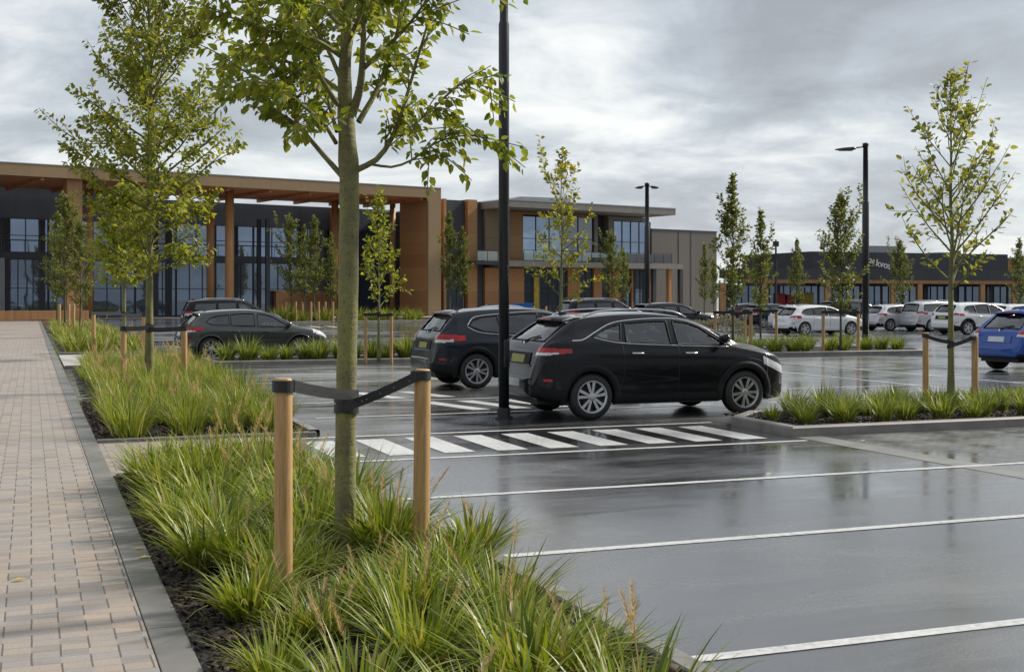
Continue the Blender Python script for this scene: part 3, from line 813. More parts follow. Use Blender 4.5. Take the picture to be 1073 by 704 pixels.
# ------------------------------------------------------------------ trees
def leaf_mesh(name, P, D, Nn, Ln, Wd, mat):
    """P base points, D axis, Nn rough normals; six-vertex folded leaves"""
    P, D, Nn = np.array(P), np.array(D), np.array(Nn); Ln = np.array(Ln)[:, None]; Wd = np.array(Wd)[:, None]
    D /= np.linalg.norm(D, axis=1)[:, None] + 1e-9
    S = np.cross(D, Nn); S /= np.linalg.norm(S, axis=1)[:, None] + 1e-9
    U = np.cross(S, D)
    b = P; t = P + D * Ln - U * Ln * 0.10
    l1 = P + D * Ln * .28 + S * Wd * .46 + U * Wd * .13; r1 = P + D * Ln * .28 - S * Wd * .46 + U * Wd * .13
    l2 = P + D * Ln * .66 + S * Wd * .36 + U * Wd * .06; r2 = P + D * Ln * .66 - S * Wd * .36 + U * Wd * .06
    V = np.stack([b, r1, r2, t, l2, l1], 1).reshape(-1, 3)
    k = (np.arange(len(P)) * 6)[:, None]
    Fq = (k[:, None] + np.array([[0, 1, 2, 3], [0, 3, 4, 5]])[None]).reshape(-1, 4)
    return mesh_from(name, V, Fq, mat)

def leaves_along(pts, n, size, r, out, spread=0.5, droop=0.35, t0=0.15, off=0.0):
    """collect leaves along a polyline; out = lists P,D,N,L,W"""
    pts = np.array(pts)
    for i in range(n):
        t = t0 + (1 - t0) * (i + r.uniform(0, 1)) / n
        f = t * (len(pts) - 1); j = min(int(f), len(pts) - 2); p = pts[j] + (pts[j + 1] - pts[j]) * (f - j)
        tan = pts[j + 1] - pts[j]; tan = tan / (np.linalg.norm(tan) + 1e-9)
        a = r.uniform(0, 2 * np.pi)
        e1 = np.cross(tan, [0.2, 0.1, 1]); e1 /= np.linalg.norm(e1) + 1e-9; e2 = np.cross(tan, e1)
        rad = math.cos(a) * e1 + math.sin(a) * e2
        d = tan * 0.55 + rad * spread * 1.4 + np.array([0, 0, -droop * r.uniform(0.2, 1.6)])
        q = size * r.uniform(0.6, 1.25)
        out[0].append(p + rad * (0.012 + off * r.uniform(0, 1))); out[1].append(d)
        out[2].append(np.array([0, 0, 1.0]) + 0.7 * r.normal(0, 1, 3)); out[3].append(q); out[4].append(q * r.uniform(0.55, 0.75))

def branch_pts(p0, az, elev, length, r, n=6, curl=0.25, wig=0.05):
    """curve leaving p0; elev in radians above horizontal; curls upward"""
    pts = [np.array(p0, float)]; e = elev; a = az
    for i in range(n - 1):
        st = length / (n - 1)
        pts.append(pts[-1] + st * np.array([math.cos(a) * math.cos(e), math.sin(a) * math.cos(e), math.sin(e)]))
        e += curl / (n - 1) + r.normal(0, wig); a += r.normal(0, wig * 2)
    return np.array(pts)

def make_tree(H, tr, z0, prof, nbr, leaf, per, seed, mats, elev=(0.5, 1.1), twigs=3, lean=0.0, droop=0.3, off=0.03, tl=0.35, sides=8, thin=1.0):
    """returns (trunk mesh, crown mesh, branches mesh). prof(t) gives branch reach at relative height t of the crown"""
    r = np.random.default_rng(seed)
    k = 9
    zt = np.linspace(0, H, k)
    tp = np.stack([lean * (zt / H) ** 2 + r.normal(0, 0.012, k) * zt / 3, r.normal(0, 0.012, k) * zt / 3, zt], 1); tp[0, :2] = 0
    trad = tr * np.clip(1 - (zt / H) ** 0.9 * 0.93, 0.06, 1); trad[0] *= 1.25
    tm = MB(); tm.tube(catmull(tp, 26), np.interp(np.linspace(0, 1, 26), zt / H, trad), sides)
    bm_ = MB(); out = [[], [], [], [], []]
    def tp_at(z): return np.array([np.interp(z, zt, tp[:, 0]), np.interp(z, zt, tp[:, 1]), z])
    for i in range(nbr):
        t = (i + r.uniform(0, 1)) / nbr
        z = z0 + (H * 0.97 - z0) * t
        az = i * 2.399 + r.normal(0, 0.4)
        reach = prof(t) * r.uniform(0.7, 1.15)
        el = elev[0] + (elev[1] - elev[0]) * t + r.normal(0, 0.1)
        ln = reach / max(0.35, math.cos(el))
        p = branch_pts(tp_at(z), az, el, ln, r)
        br = max(0.004, min(np.interp(z, zt, trad) * 0.55, 0.012 + ln * 0.008) * thin)
        bm_.tube(p, np.linspace(br, 0.003, len(p)), 5, False)
        leaves_along(p, max(2, int(per * ln * 0.5)), leaf, r, out, droop=droop, t0=0.25, off=off)
        for q in range(twigs):
            f = r.uniform(0.25, 0.9); j = int(f * (len(p) - 1))
            tw = branch_pts(p[j], az + r.choice([-1, 1]) * r.uniform(0.4, 1.1), el + r.normal(-0.1, 0.3), ln * tl * r.uniform(0.6, 1.3), r, 4)
            bm_.tube(tw, np.linspace(br * 0.45, 0.002, 4), 4, False)
            leaves_along(tw, max(2, int(per * ln * tl)), leaf, r, out, droop=droop, t0=0.1, off=off)
    topp = np.stack([tp_at(z) for z in np.linspace(H * 0.9, H, 4)])
    leaves_along(topp, int(per * 0.6) + 2, leaf, r, out, droop=droop, off=off)
    return (mesh_from("trunk", tm.V, tm.F, mats[0], True), leaf_mesh("crown", *out, mats[1]), mesh_from("branches", bm_.V, bm_.F, mats[0], True))

def place_tree(meshes, x, y, rz, name, label, group, z=0.05, s=1.0):
    e = empty(name, (x, y, z), rz, label, "tree", group)
    e.scale = (s, s, s)
    tk = link("trunk", meshes[0], e); link("crown", meshes[1], e); link("branches", meshes[2], e)
    return e

STAKE_ME = {}
def stake(x, y, h, r, label, group, tilt=(0, 0), z=0.03):
    mb = MB().lathe([(r * .98, -0.1), (r, 0.02), (r * .99, h - 0.03), (r * .93, h - 0.008), (r * .80, h)], 18)
    o = mb.build("tree_stake", M['stake'], None, (x, y, z))
    for p in o.data.polygons:
        p.use_smooth = len(p.vertices) == 4
    o.rotation_euler = (tilt[0], tilt[1], rnd.uniform(0, 6))
    return tag(o, label, "stake", group)

def tie(ps, tr, rt, label, w=0.06, dz=0.10, rs=0.045):
    """rubber band from stake tops ps[0], ps[1] to a collar on the trunk at tr (x,y,z) of radius rt"""
    mb = MB(); T = Vector(tr)
    def ring(c, r, tilt=(0, 0)):
        pts = [(c[0] + r * math.cos(a), c[1] + r * math.sin(a), c[2] + tilt[0] * math.cos(a) + tilt[1] * math.sin(a)) for a in np.linspace(0, 2 * math.pi, 21)]
        mb.ribbon(pts, w, 0.007)
    for i, p in enumerate(ps):
        P = Vector(p)
        d = (P - T); d.z = 0; d.normalize()
        zc = T.z + (dz / 2 if i == 0 else -dz / 2)
        tl = 0.10 * 0.5
        ring((T.x, T.y, zc), rt + 0.006, (d.x * tl * .4, d.y * tl * .4))
        ring(P, rs + 0.005)
        fwd = Vector((sY * -1, -cY, 0))     # the band runs past the trunk on the side facing the path end
        sd = Vector((-d.y, d.x, 0)); sd = sd if sd.dot(fwd) > 0 else -sd
        a = Vector((T.x, T.y, zc)) + sd * (rt + 0.010) + d * 0.0
        b = P + sd * (rs + 0.008)
        mb.ribbon([a, a.lerp(b, 0.33) + Vector((0, 0, -0.012)), a.lerp(b, 0.66) + Vector((0, 0, -0.012)), b], w, 0.007)
    o = mb.build("tree_tie", M['rubber'])
    return tag(o, label, "tree tie", "rubber ties holding trees to stakes")

GT = "young trees planted round the car park"
GS = "timber tree stakes"
# --- the near tree, its limbs laid out as in the photograph
def near_tree():
    r = np.random.default_rng(5)
    d0 = 8.2
    e = empty("broadleaf_tree", (T1[0], T1[1], 0.03), 0, "large-leaved tree with a thick mossy trunk standing between two stakes in the near bed", "tree")
    def P(px, py, dd=0.0):
        x, y = at(px, d0 + dd)
        return np.array([x - T1[0], y - T1[1], zat(py, d0 + dd) - 0.03])
    tp = catmull([P(362, 598), P(362, 560), P(362, 480), P(363, 400), P(365, 300), P(366, 200), P(364, 150), P(361, 90), P(364, 20), P(368, -80), P(366, -190), P(370, -300)], 50)
    tr_px = np.interp(np.linspace(0, 1, 50), [0, .06, .12, .3, .45, .50, .56, .66, .8, 1], [15.5, 12.6, 11.8, 11.0, 10.8, 11.2, 9.6, 7.0, 4.8, 1.5])
    V, Fc = tube(tp, tr_px * .95 / F * d0, 20)
    V = np.array(V)
    # gentle unevenness of the bark
    V[:, 0] += 0.003 * np.sin(V[:, 2] * 23 + V[:, 1] * 60); V[:, 1] += 0.003 * np.sin(V[:, 2] * 31 + V[:, 0] * 50)
    link("trunk", mesh_from("trunk", V, Fc, M['bark'], True), e)
    mb = MB(); out = [[], [], [], [], []]
    limbs = [
        ([(358, 60, 0), (330, 42, -.2), (290, 34, -.3), (245, 20, -.4), (205, 2, -.45)], 2.6, .2),
        ([(356, 95, 0), (322, 72, .2), (275, 58, .35), (228, 40, .5)], 2.4, .25),
        ([(360, 30, 0), (320, -5, .3), (270, -10, .5), (220, -30, .6)], 2.4, .2),  # (points px,py,depth), base radius px, leaf start fraction
        ([(358, 184, 0), (335, 158, .05), (312, 132, .1), (288, 116, .15), (262, 98, .2), (236, 80, .25)], 3.2, .45),
        ([(312, 132, .1), (300, 95, .1), (280, 55, .12), (262, 15, .15), (250, -30, .15)], 2.2, .1),
        ([(374, 178, 0), (396, 166, -.1), (413, 140, -.15), (425, 105, -.2), (438, 60, -.25), (452, 10, -.3), (462, -40, -.35)], 3.4, .3),
        ([(388, 172, -.05), (412, 175, .1), (435, 166, .2), (456, 150, .3), (486, 142, .35), (515, 146, .38), (551, 155, .4)], 1.6, .5),
        ([(405, 148, -.1), (432, 132, .1), (456, 112, .2), (482, 88, .3), (506, 90, .32), (540, 107, .34)], 1.6, .3),
        ([(369, 120, 0), (378, 88, -.1), (381, 40, -.2), (383, -20, -.25), (388, -110, -.3)], 5.2, .55),
        ([(376, 128, .05), (396, 92, .15), (412, 48, .25), (424, 0, .35), (432, -60, .4)], 3.4, .35),
        ([(381, 72, -.1), (402, 52, -.35), (425, 30, -.5), (446, 2, -.6), (465, -30, -.7)], 2.8, .2),
        ([(352, 150, 0), (338, 128, -.25), (318, 112, -.4), (290, 92, -.55), (262, 78, -.65), (232, 62, -.75)], 2.4, .3),
        ([(353, 138, .05), (345, 110, .2), (336, 70, .4), (328, 20, .55), (322, -40, .65)], 2.4, .3),
        ([(354, 110, -.05), (335, 80, -.3), (315, 45, -.5), (300, 5, -.6), (285, -50, -.7)], 2.8, .2),
        ([(356, 80, 0), (340, 45, .1), (322, 20, .2), (300, -15, .3), (270, -50, .4)], 2.6, .2),
        ([(364, 40, 0), (385, 15, .3), (410, -10, .5), (440, -30, .7), (470, -60, .9)], 2.6, .2),
        ([(364, 20, 0), (400, -15, -.3), (440, -35, -.5), (485, -30, -.6), (520, -10, -.65)], 2.4, .25),
        ([(362, 10, 0), (335, -15, -.2), (300, -30, -.3), (255, -25, -.4), (215, 10, -.5)], 2.6, .2),
        ([(366, -60, 0), (345, -110, .3), (310, -150, .5), (280, -180, .6)], 2.4, .2),
        ([(367, -80, 0), (400, -120, -.3), (440, -160, -.4), (470, -190, -.5)], 2.4, .2),
        ([(366, -150, 0), (375, -200, .3), (390, -240, .4), (400, -270, .5)], 1.8, .2),
        ([(366, -140, 0), (350, -190, -.3), (330, -230, -.4), (325, -265, -.5)], 1.8, .2),
        ([(362, 60, 0), (362, 20, .6), (356, -20, 1.0), (350, -60, 1.2)], 2.6, .3),
        ([(362, 50, 0), (380, 10, -.6), (395, -20, -.95), (400, -60, -1.15)], 2.6, .3),
    ]
    def sub(pts, rb, lf, lvl):
        p = catmull(pts, 14)
        mb.tube(p, np.linspace(rb / F * d0, 0.0030, 14), 7, False)
        ln = np.linalg.norm(np.diff(p, axis=0), axis=1).sum()
        leaves_along(p, int((52 if pts[-1][1] * 0 + (pts[-1] @ np.array([cY, -sY, 0])) < 0 else 34) * ln * (1 - lf)) + 4, 0.068, r, out, spread=.5, droop=.6, t0=lf, off=.01)
        if lvl == 0:
            for q in range(int(4 + 9.0 * ln)):
                f0 = r.uniform(max(.22, lf - .1), .95); j = int(f0 * 12)
                tan = p[j + 1] - p[j]; tan /= np.linalg.norm(tan)
                dv = tan + r.normal(0, .55, 3); dv /= np.linalg.norm(dv)
                L_ = r.uniform(.16, .42)
                tpz = [p[j], p[j] + dv * L_ * .5, p[j] + dv * L_ + np.array([0, 0, -.03])]
                sub(tpz, 0.8, .08, 1)
    for pts, rb, lf in limbs:
        sub([P(*q) for q in pts], rb, lf, 0)
    link("branches", mesh_from("branches", mb.V, mb.F, M['bark'], True), e)
    link("crown", leaf_mesh("crown", *out, M['leaf_near']), e)
    return e
near_tree()
stake(S1[0], S1[1], 1.27, 0.052, "round timber stake left of the thick mossy trunk, nearest the camera", GS)
stake(S2[0], S2[1], 1.27, 0.053, "round timber stake right of the thick mossy trunk, bright on its side", GS, (0.0, -0.01))
# straps of the near tree
def near_strap(stk, zs, zc, label, w):
    mb = MB(); rt = 0.071
    T = Vector((T1[0] + 0.006, T1[1], 0)); S = Vector((stk[0], stk[1], 0))
    d = (S - T).normalized(); sd = Vector((-d.y, d.x, 0)); fwd = Vector((-sY, -cY, 0))
    if sd.dot(fwd) < 0: sd = -sd
    a0 = math.atan2(sd.y, sd.x); turn = -1 if (d.cross(sd)).z > 0 else 1
    pts = [S + sd * 0.061 + Vector((0, 0, zs))]
    a = T + sd * (rt + .006) + Vector((0, 0, zc))
    for t in (0.25, 0.5, 0.75): pts.append(pts[0].lerp(a, t) + Vector((0, 0, -0.012 * math.sin(math.pi * t))))
    for k in range(0, 22):
        an = a0 - turn * (k / 21) * 2 * math.pi * 0.98
        pts.append(T + Vector((math.cos(an), math.sin(an), 0)) * (rt + .006 + (0.004 if k > 15 else 0)) + Vector((0, 0, zc - (0.018 * math.sin(k / 21 * math.pi)) )))
    mb.ribbon(pts, w, 0.008)
    rp = []
    for k in range(23):
        an = a0 + turn * (k / 22) * 2 * math.pi * 0.99
        rp.append(S + Vector((math.cos(an), math.sin(an), 0)) * (0.059 + k * 0.0002) + Vector((0, 0, zs)))
    mb.ribbon(rp, w, 0.008)
    o = tag(mb.build("tree_tie", M['rubber']), label, "tree tie", "rubber ties holding trees to stakes")
    h = MB()
    for t in (0.1, 0.30, 0.48, 0.66, 0.72):
        p = pts[0].lerp(a, t) + sd * 0.006 + Vector((0, 0, -0.012))
        h.lathe([(0.0, 0.0), (0.006, 0.001), (0.006, -0.004)], 8, 'Y', p)
    h.build("eyelets", M['silverplast'], o)
    return o
near_strap(S1, 1.255, 1.125, "black rubber strap from the left stake sloping down to the thick trunk", 0.066)
near_strap(S2, 1.262, 1.045, "black rubber strap from the right stake sloping up from the thick trunk", 0.060)

def staked(px, d, tree_label, sp, h=1.2, gr=None, r=0.042, trunk_r=0.05, zb=0.03, tie_label=None, stake_labels=None):
    pass

# --- tree in the middle bed (dense, yellow green)
T2d = 23.6
t2 = make_tree(9.6, 0.085, 2.0, lambda t: 2.05 * (1 - t) ** 0.5 * (0.55 + 0.45 * min(1, t * 5)), 105, 0.105, 48, 11, (M['bark2'], M['leaf_mid']), (0.35, 1.15), 4, 0.0, 0.45, 0.05)
x2, y2 = at(157, T2d)
place_tree(t2, x2, y2, 2.0, "broadleaf_tree", "dense yellow-green tree on two stakes in the middle bed by the path", GT)
sa = at(129.5, 23.2); sb = at(193, 23.4)
stake(sa[0], sa[1], 1.20, 0.055, "timber stake left of the dense yellow-green tree", GS)
stake(sb[0], sb[1], 1.20, 0.055, "timber stake right of the dense yellow-green tree", GS)
tie([(sa[0], sa[1], 1.20), (sb[0], sb[1], 1.20)], (x2, y2, 1.20), 0.075, "black rubber tie around the dense yellow-green tree in the middle bed", 0.085, 0.05, 0.055)
# --- tree 3 further along the path
t3 = make_tree(4.75, 0.075, 2.0, lambda t: 1.3 * (1 - t) ** 0.6 * (0.6 + 0.4 * min(1, t * 4)), 60, 0.120, 46, 13, (M['bark2'], M['leaf_mid']), (0.3, 1.1), 4, 0.0, 0.35, 0.05)
x3, y3 = at(130, 36.2)
place_tree(t3, x3, y3, 0.6, "broadleaf_tree", "smaller bushy tree partly behind the dense yellow-green tree", GT)
sa = at(98, 39.5); sb = at(151, 34.6)
stake(sa[0], sa[1], 1.30, 0.06, "timber stake at the near edge of the far bed, left of the bushy tree", GS)
stake(sb[0], sb[1], 1.30, 0.06, "timber stake between the bushy tree and the dense tree trunk", GS)
tie([(sa[0], sa[1], 1.30), (sb[0], sb[1], 1.30)], (x3, y3, 1.32), 0.07, "black rubber tie on the smaller bushy tree behind", 0.09, 0.05, 0.06)

# --- open pale tree on the right island
t4 = make_tree(5.02, 0.058, 1.75, lambda t: 1.3 * (1 - t) ** 0.8 * (0.75 + 0.25 * min(1, t * 4)), 40, 0.098, 24, 23, (M['bark2'], M['leaf_open']), (0.6, 1.2), 3, 0.10, 0.10, 0.02, 0.3)
x4, y4 = at(996.5, 18.7)
place_tree(t4, x4, y4, 4.1, "broadleaf_tree", "open pale-leaved tree on two stakes in the nearest kerbed island", GT, 0.08)
sa = at(970, 18.9); sb = at(1021.5, 18.5)
stake(sa[0], sa[1], 1.16, 0.046, "timber stake left of the open pale-leaved tree on the island", GS, (0, 0), 0.08)
stake(sb[0], sb[1], 1.13, 0.048, "leaning timber stake right of the open pale-leaved tree", GS, (0.0, -0.05), 0.08)
tie([(sa[0], sa[1], 1.20), (sb[0] - 0.04, sb[1], 1.17)], (x4, y4, 1.08), 0.048, "black rubber tie on the open pale-leaved tree", 0.055, 0.05, 0.046)

# --- tree in the strip beside the grey hatchback, and the one behind the black crossover
gold = make_tree(4.45, 0.045, 1.45, lambda t: 0.85 * (1 - t) ** 0.6, 28, 0.12, 26, 31, (M['bark2'], M['leaf_mid']), (0.6, 1.2), 3, 0.05, 0.1, 0.02, 0.35)
x5, y5 = at(397, 33.8)
place_tree(gold, x5, y5, 1.0, "broadleaf_tree", "thin light-leaved tree in the strip right of the dark grey hatchback", GT)
for q, (px, lb) in enumerate(((383, "thin stake left of the light-leaved tree by the grey hatchback"), (410, "thin stake right of the light-leaved tree by the grey hatchback"))):
    sx, sy = at(px, 33.7 + q * .2)
    stake(sx, sy, 1.35, 0.045, lb, GS)
a1, b1 = at(383, 33.7), at(410, 33.9)
tie([(a1[0], a1[1], 1.33), (b1[0], b1[1], 1.33)], (x5, y5, 1.33), 0.045, "black tie on the thin tree by the grey hatchback", 0.08, 0.04, 0.045)
g2 = make_tree(6.1, 0.065, 1.6, lambda t: 1.45 * (1 - t) ** 0.5 * (0.6 + .4 * math.cos(t * 9) ** 2), 30, 0.14, 24, 37, (M['bark2'], M['leaf_gold']), (0.5, 1.2), 3, 0.05, 0.15, 0.02, 0.32)
x6, y6 = at(588, 38.0)
place_tree(g2, x6, y6, 0.4, "broadleaf_tree", "sparse golden-leaved tree standing behind the roof of the black crossover", GT)

# --- slender columnar trees
def colum(seed, H=7.2, wd=1.25, leaf=0.15, z0=1.7):
    return make_tree(H, 0.065, z0, lambda t: wd * (1 - t) ** 0.8 * (0.6 + 0.4 * min(1, t * 5)) * (0.75 + 0.35 * math.sin(t * 37 + seed)), 64, leaf, 27, seed, (M['bark3'], M['leaf_dark']), (0.7, 1.3), 3, 0.03, 0.1, 0.03, 0.4, 6)
CT = [colum(41), colum(43, 7.2, 1.1), colum(47, 7.2, 1.7)]
def cplace(px, d, top, k, label, stakes=0, sl=None, tl=None, zb=0.05):
    x, y = at(px, d)
    h = zat(top, d)
    me = CT[k]
    e = place_tree(me, x, y, rnd.uniform(0, 6), "slender_tree", label, GT, zb, h / 7.2)
    if stakes:
        w_ = 0.55
        for s in (-1, 1):
            sx, sy = x + s * w_ * cY, y - s * w_ * sY
            stake(sx, sy, 1.35, 0.05, sl[0 if s < 0 else 1], GS, (0, 0), zb)
        tie([(x - w_ * cY, y + w_ * sY, 1.33), (x + w_ * cY, y - w_ * sY, 1.33)], (x, y, 1.33), 0.06 * h / 7.2, tl, 0.09, 0.04, 0.05)
    return e
cplace(768, 38.6, 183, 0, "tall slender tree in the lamp post island, left of its pair", 1,
       ("stake left of the tallest slender tree in the lamp post island", "stake right of the tallest slender tree in the lamp post island"), "black tie on the tallest slender tree of the lamp post island")
cplace(797, 44.0, 219, 1, "slender tree just right of the tallest one by the lamp post island", 1,
       ("stake left of the second slender tree behind the island", "stake right of the second slender tree behind the island"), "black tie on the second slender tree behind the island")
cplace(881, 39.5, 204, 2, "slender tree on the island just left of the single-arm lamp post", 1,
       ("pale stake left of the slender tree beside the lamp post", "pale stake right of the slender tree beside the lamp post"), "black tie on the slender tree beside the lamp post")
for px, d, top, k, lb in ((835, 70, 250, 1, "small slender tree in front of the long shop, left of the white hatchback"),
                          (943, 78, 252, 2, "small tree in front of the dark sign wall right of the white lettering"),
                          (1068, 74, 250, 0, "small tree before the far end of the dark shop wall at the picture edge"),
                          (738, 96, 255, 1, "slender tree against the corner of the grey-brown box building"),
                          (748, 98, 272, 0, "short slender tree just right of the grey-brown box corner"),
                          (471, 112, 222, 0, "taller of the two slender trees against the charcoal wall panel"),
                          (485, 112, 238, 1, "shorter of the two slender trees beside the timber pilaster"),
                          (641, 104, 244, 2, "slender tree in front of the upper window bay, left one of two"),
                          (653, 106, 260, 0, "slender tree in front of the upper window bay, right one of two"),
                          (68, 62, 206, 2, "slender tree in the far bed close to the square timber column"),
                          (60, 70, 222, 1, "slender tree at the far end of the path bed, left of its neighbour"),
                          (84, 56, 232, 2, "slender tree in the far bed nearest the camera, right of its two neighbours"),
                          (319, 97, 236, 1, "slender tree at the back of the entrance island between the first two"),
                          (305, 92, 228, 2, "slender tree in the entrance island, first from its left end"),
                          (329, 93, 226, 0, "slender tree in the entrance island, second from its left end"),
                          (347, 95, 244, 1, "slender tree in the entrance island, partly hidden by the mossy trunk")):
    cplace(px, d, top, k, lb)
gx = 0
for px in (310, 317, 326, 334, 341, 349, 356, 300):
    gx += 1
    sx, sy = at(px, 90.5 + gx % 3)
    stake(sx, sy, 1.5, 0.07, "thin timber stake in the entrance island below the slender trees", GS)
for px, d in ((62, 60), (72, 60), (77, 58)):
    sx, sy = at(px, d)
    stake(sx, sy, 1.45, 0.07, "thin timber stake among the slender trees of the far bed", GS)

# low grey shrubs right of the dark hatchback in mid distance
def shrub(px, d, wd, h, label, seed):
    r = np.random.default_rng(seed); out = [[], [], [], [], []]
    n = 2600
    u = r.normal(0, 1, (n, 3)); u /= np.linalg.norm(u, axis=1)[:, None]; u[:, 2] = np.abs(u[:, 2])
    rad = r.uniform(0.75, 1.03, n)[:, None]
    P = u * rad * np.array([wd, 0.9, h]); P[:, 2] *= (0.85 + 0.15 * np.sin(P[:, 0] * 3))
    x, y = at(px, d)
    me = leaf_mesh("shrub", P, u + r.normal(0, .5, (n, 3)), r.normal(0, 1, (n, 3)), np.full(n, 0.14), np.full(n, 0.05), M['shrub'])
    return tag(link("low_shrub", me, None, (x, y, 0.02), -YAW), label, "shrub")
shrub(752, 60, 1.75, 0.95, "low grey-leaved shrub mound between the dark hatchback and the island trees", 3)

# ------------------------------------------------------------------ lamp posts
def lamp(px, d, label, arms, H=8.1, r=0.078, aim=0.0, hs=1.0):
    x, y = at(px, d)
    e = empty("lamp_post", (x, y, 0.0), -YAW + aim, label, "lamp post", "black lamp posts of the car park")
    MB().lathe([(0.14, 0.0), (0.14, 0.035), (r + .025, 0.04), (r + .022, 0.16), (r + .004, 0.17)], 20).build("base", M['pole'], e)
    p = MB().lathe([(r, 0.02), (r, 5.75), (r * .8, 5.80), (r * .72, H), (r * .9, H), (r * .9, H + .10), (r * .6, H + .13)], 20).build("pole", M['pole'], e)
    for f_ in p.data.polygons: f_.use_smooth = len(f_.vertices) == 4
    MB().cbox(-.045, .045, -r - .006, -r + .02, 0.75, 1.15, .006).build("hatch", M['pole'], e)
    for s in arms:
        mb = MB(); mb.tube([(0, 0, H - .02), (s * .5 * hs, 0, H - .09)], 0.028, 8); 
        mb.build("arm", M["pole"], e, smooth=True)
        hb = MB()
        # flat tapering head
        pr = [(0.42, .07, .05), (0.50, .13, .06), (0.9, .15, .055), (1.18, .10, .03), (1.27, .04, .015)]
        V = []; Fc = []
        for (t, wd, th) in pr:
            z = H - .07 - t * .06
            for (a, b) in ((-1, -1), (1, -1), (1, .2), (.6, 1), (-.6, 1), (-1, .2)):
                V.append((s * t * hs, a * wd, z + b * th))
        for i in range(len(pr) - 1):
            for k in range(6):
                k2 = (k + 1) % 6; Fc.append((i * 6 + k, i * 6 + k2, i * 6 + 6 + k2, i * 6 + 6 + k))
        Fc.append(tuple(range(6))); Fc.append(tuple(range(24, 30)))
        hd = hb.add(V, Fc).build("lamp_head", M['pole'], e)
        MB().cbox(min(s * .55 * hs, s * 1.1 * hs), max(s * .55 * hs, s * 1.1 * hs), -.09, .09, H - .205, H - .165, .006).build("lens", M['lens'], hd)
    return e
lamp(528, 18.4, "tall black lamp post beside the rear of the black crossover", (-1,), 8.1, 0.077, 0.6)
lamp(907, 52.5, "black lamp post with one long arm pointing left, by the white cars", (-1,), 8.1, 0.14)
lamp(678, 70.0, "black lamp post with a short head to each side before the two-storey shop", (-1, 1), 8.05, 0.15, 0.0, 0.52)
# slim far pole
x, y = at(813, 110)
tag(MB().lathe([(0.12, 0), (0.10, 5), (0.07, 6.9)], 8).box(-.25, .25, -.1, .1, 6.3, 6.75).box(-.2, .2, -.1, .1, 5.2, 5.6).build("camera_pole", M['pole'], None, (x, y, 0)), "thin far pole with small boxes at its top above the long shop roof", "pole")

# ------------------------------------------------------------------ cars
def pip(px, pz, poly):
    """points in polygon, vectorised"""
    c = np.zeros(px.shape, bool); n = len(poly)
    for i in range(n):
        x1, z1 = poly[i]; x2, z2 = poly[i - 1]
        cond = ((z1 > pz) != (z2 > pz)) & (px < (x2 - x1) * (pz - z1) / (z2 - z1 + 1e-12) + x1)
        c ^= cond
    return c

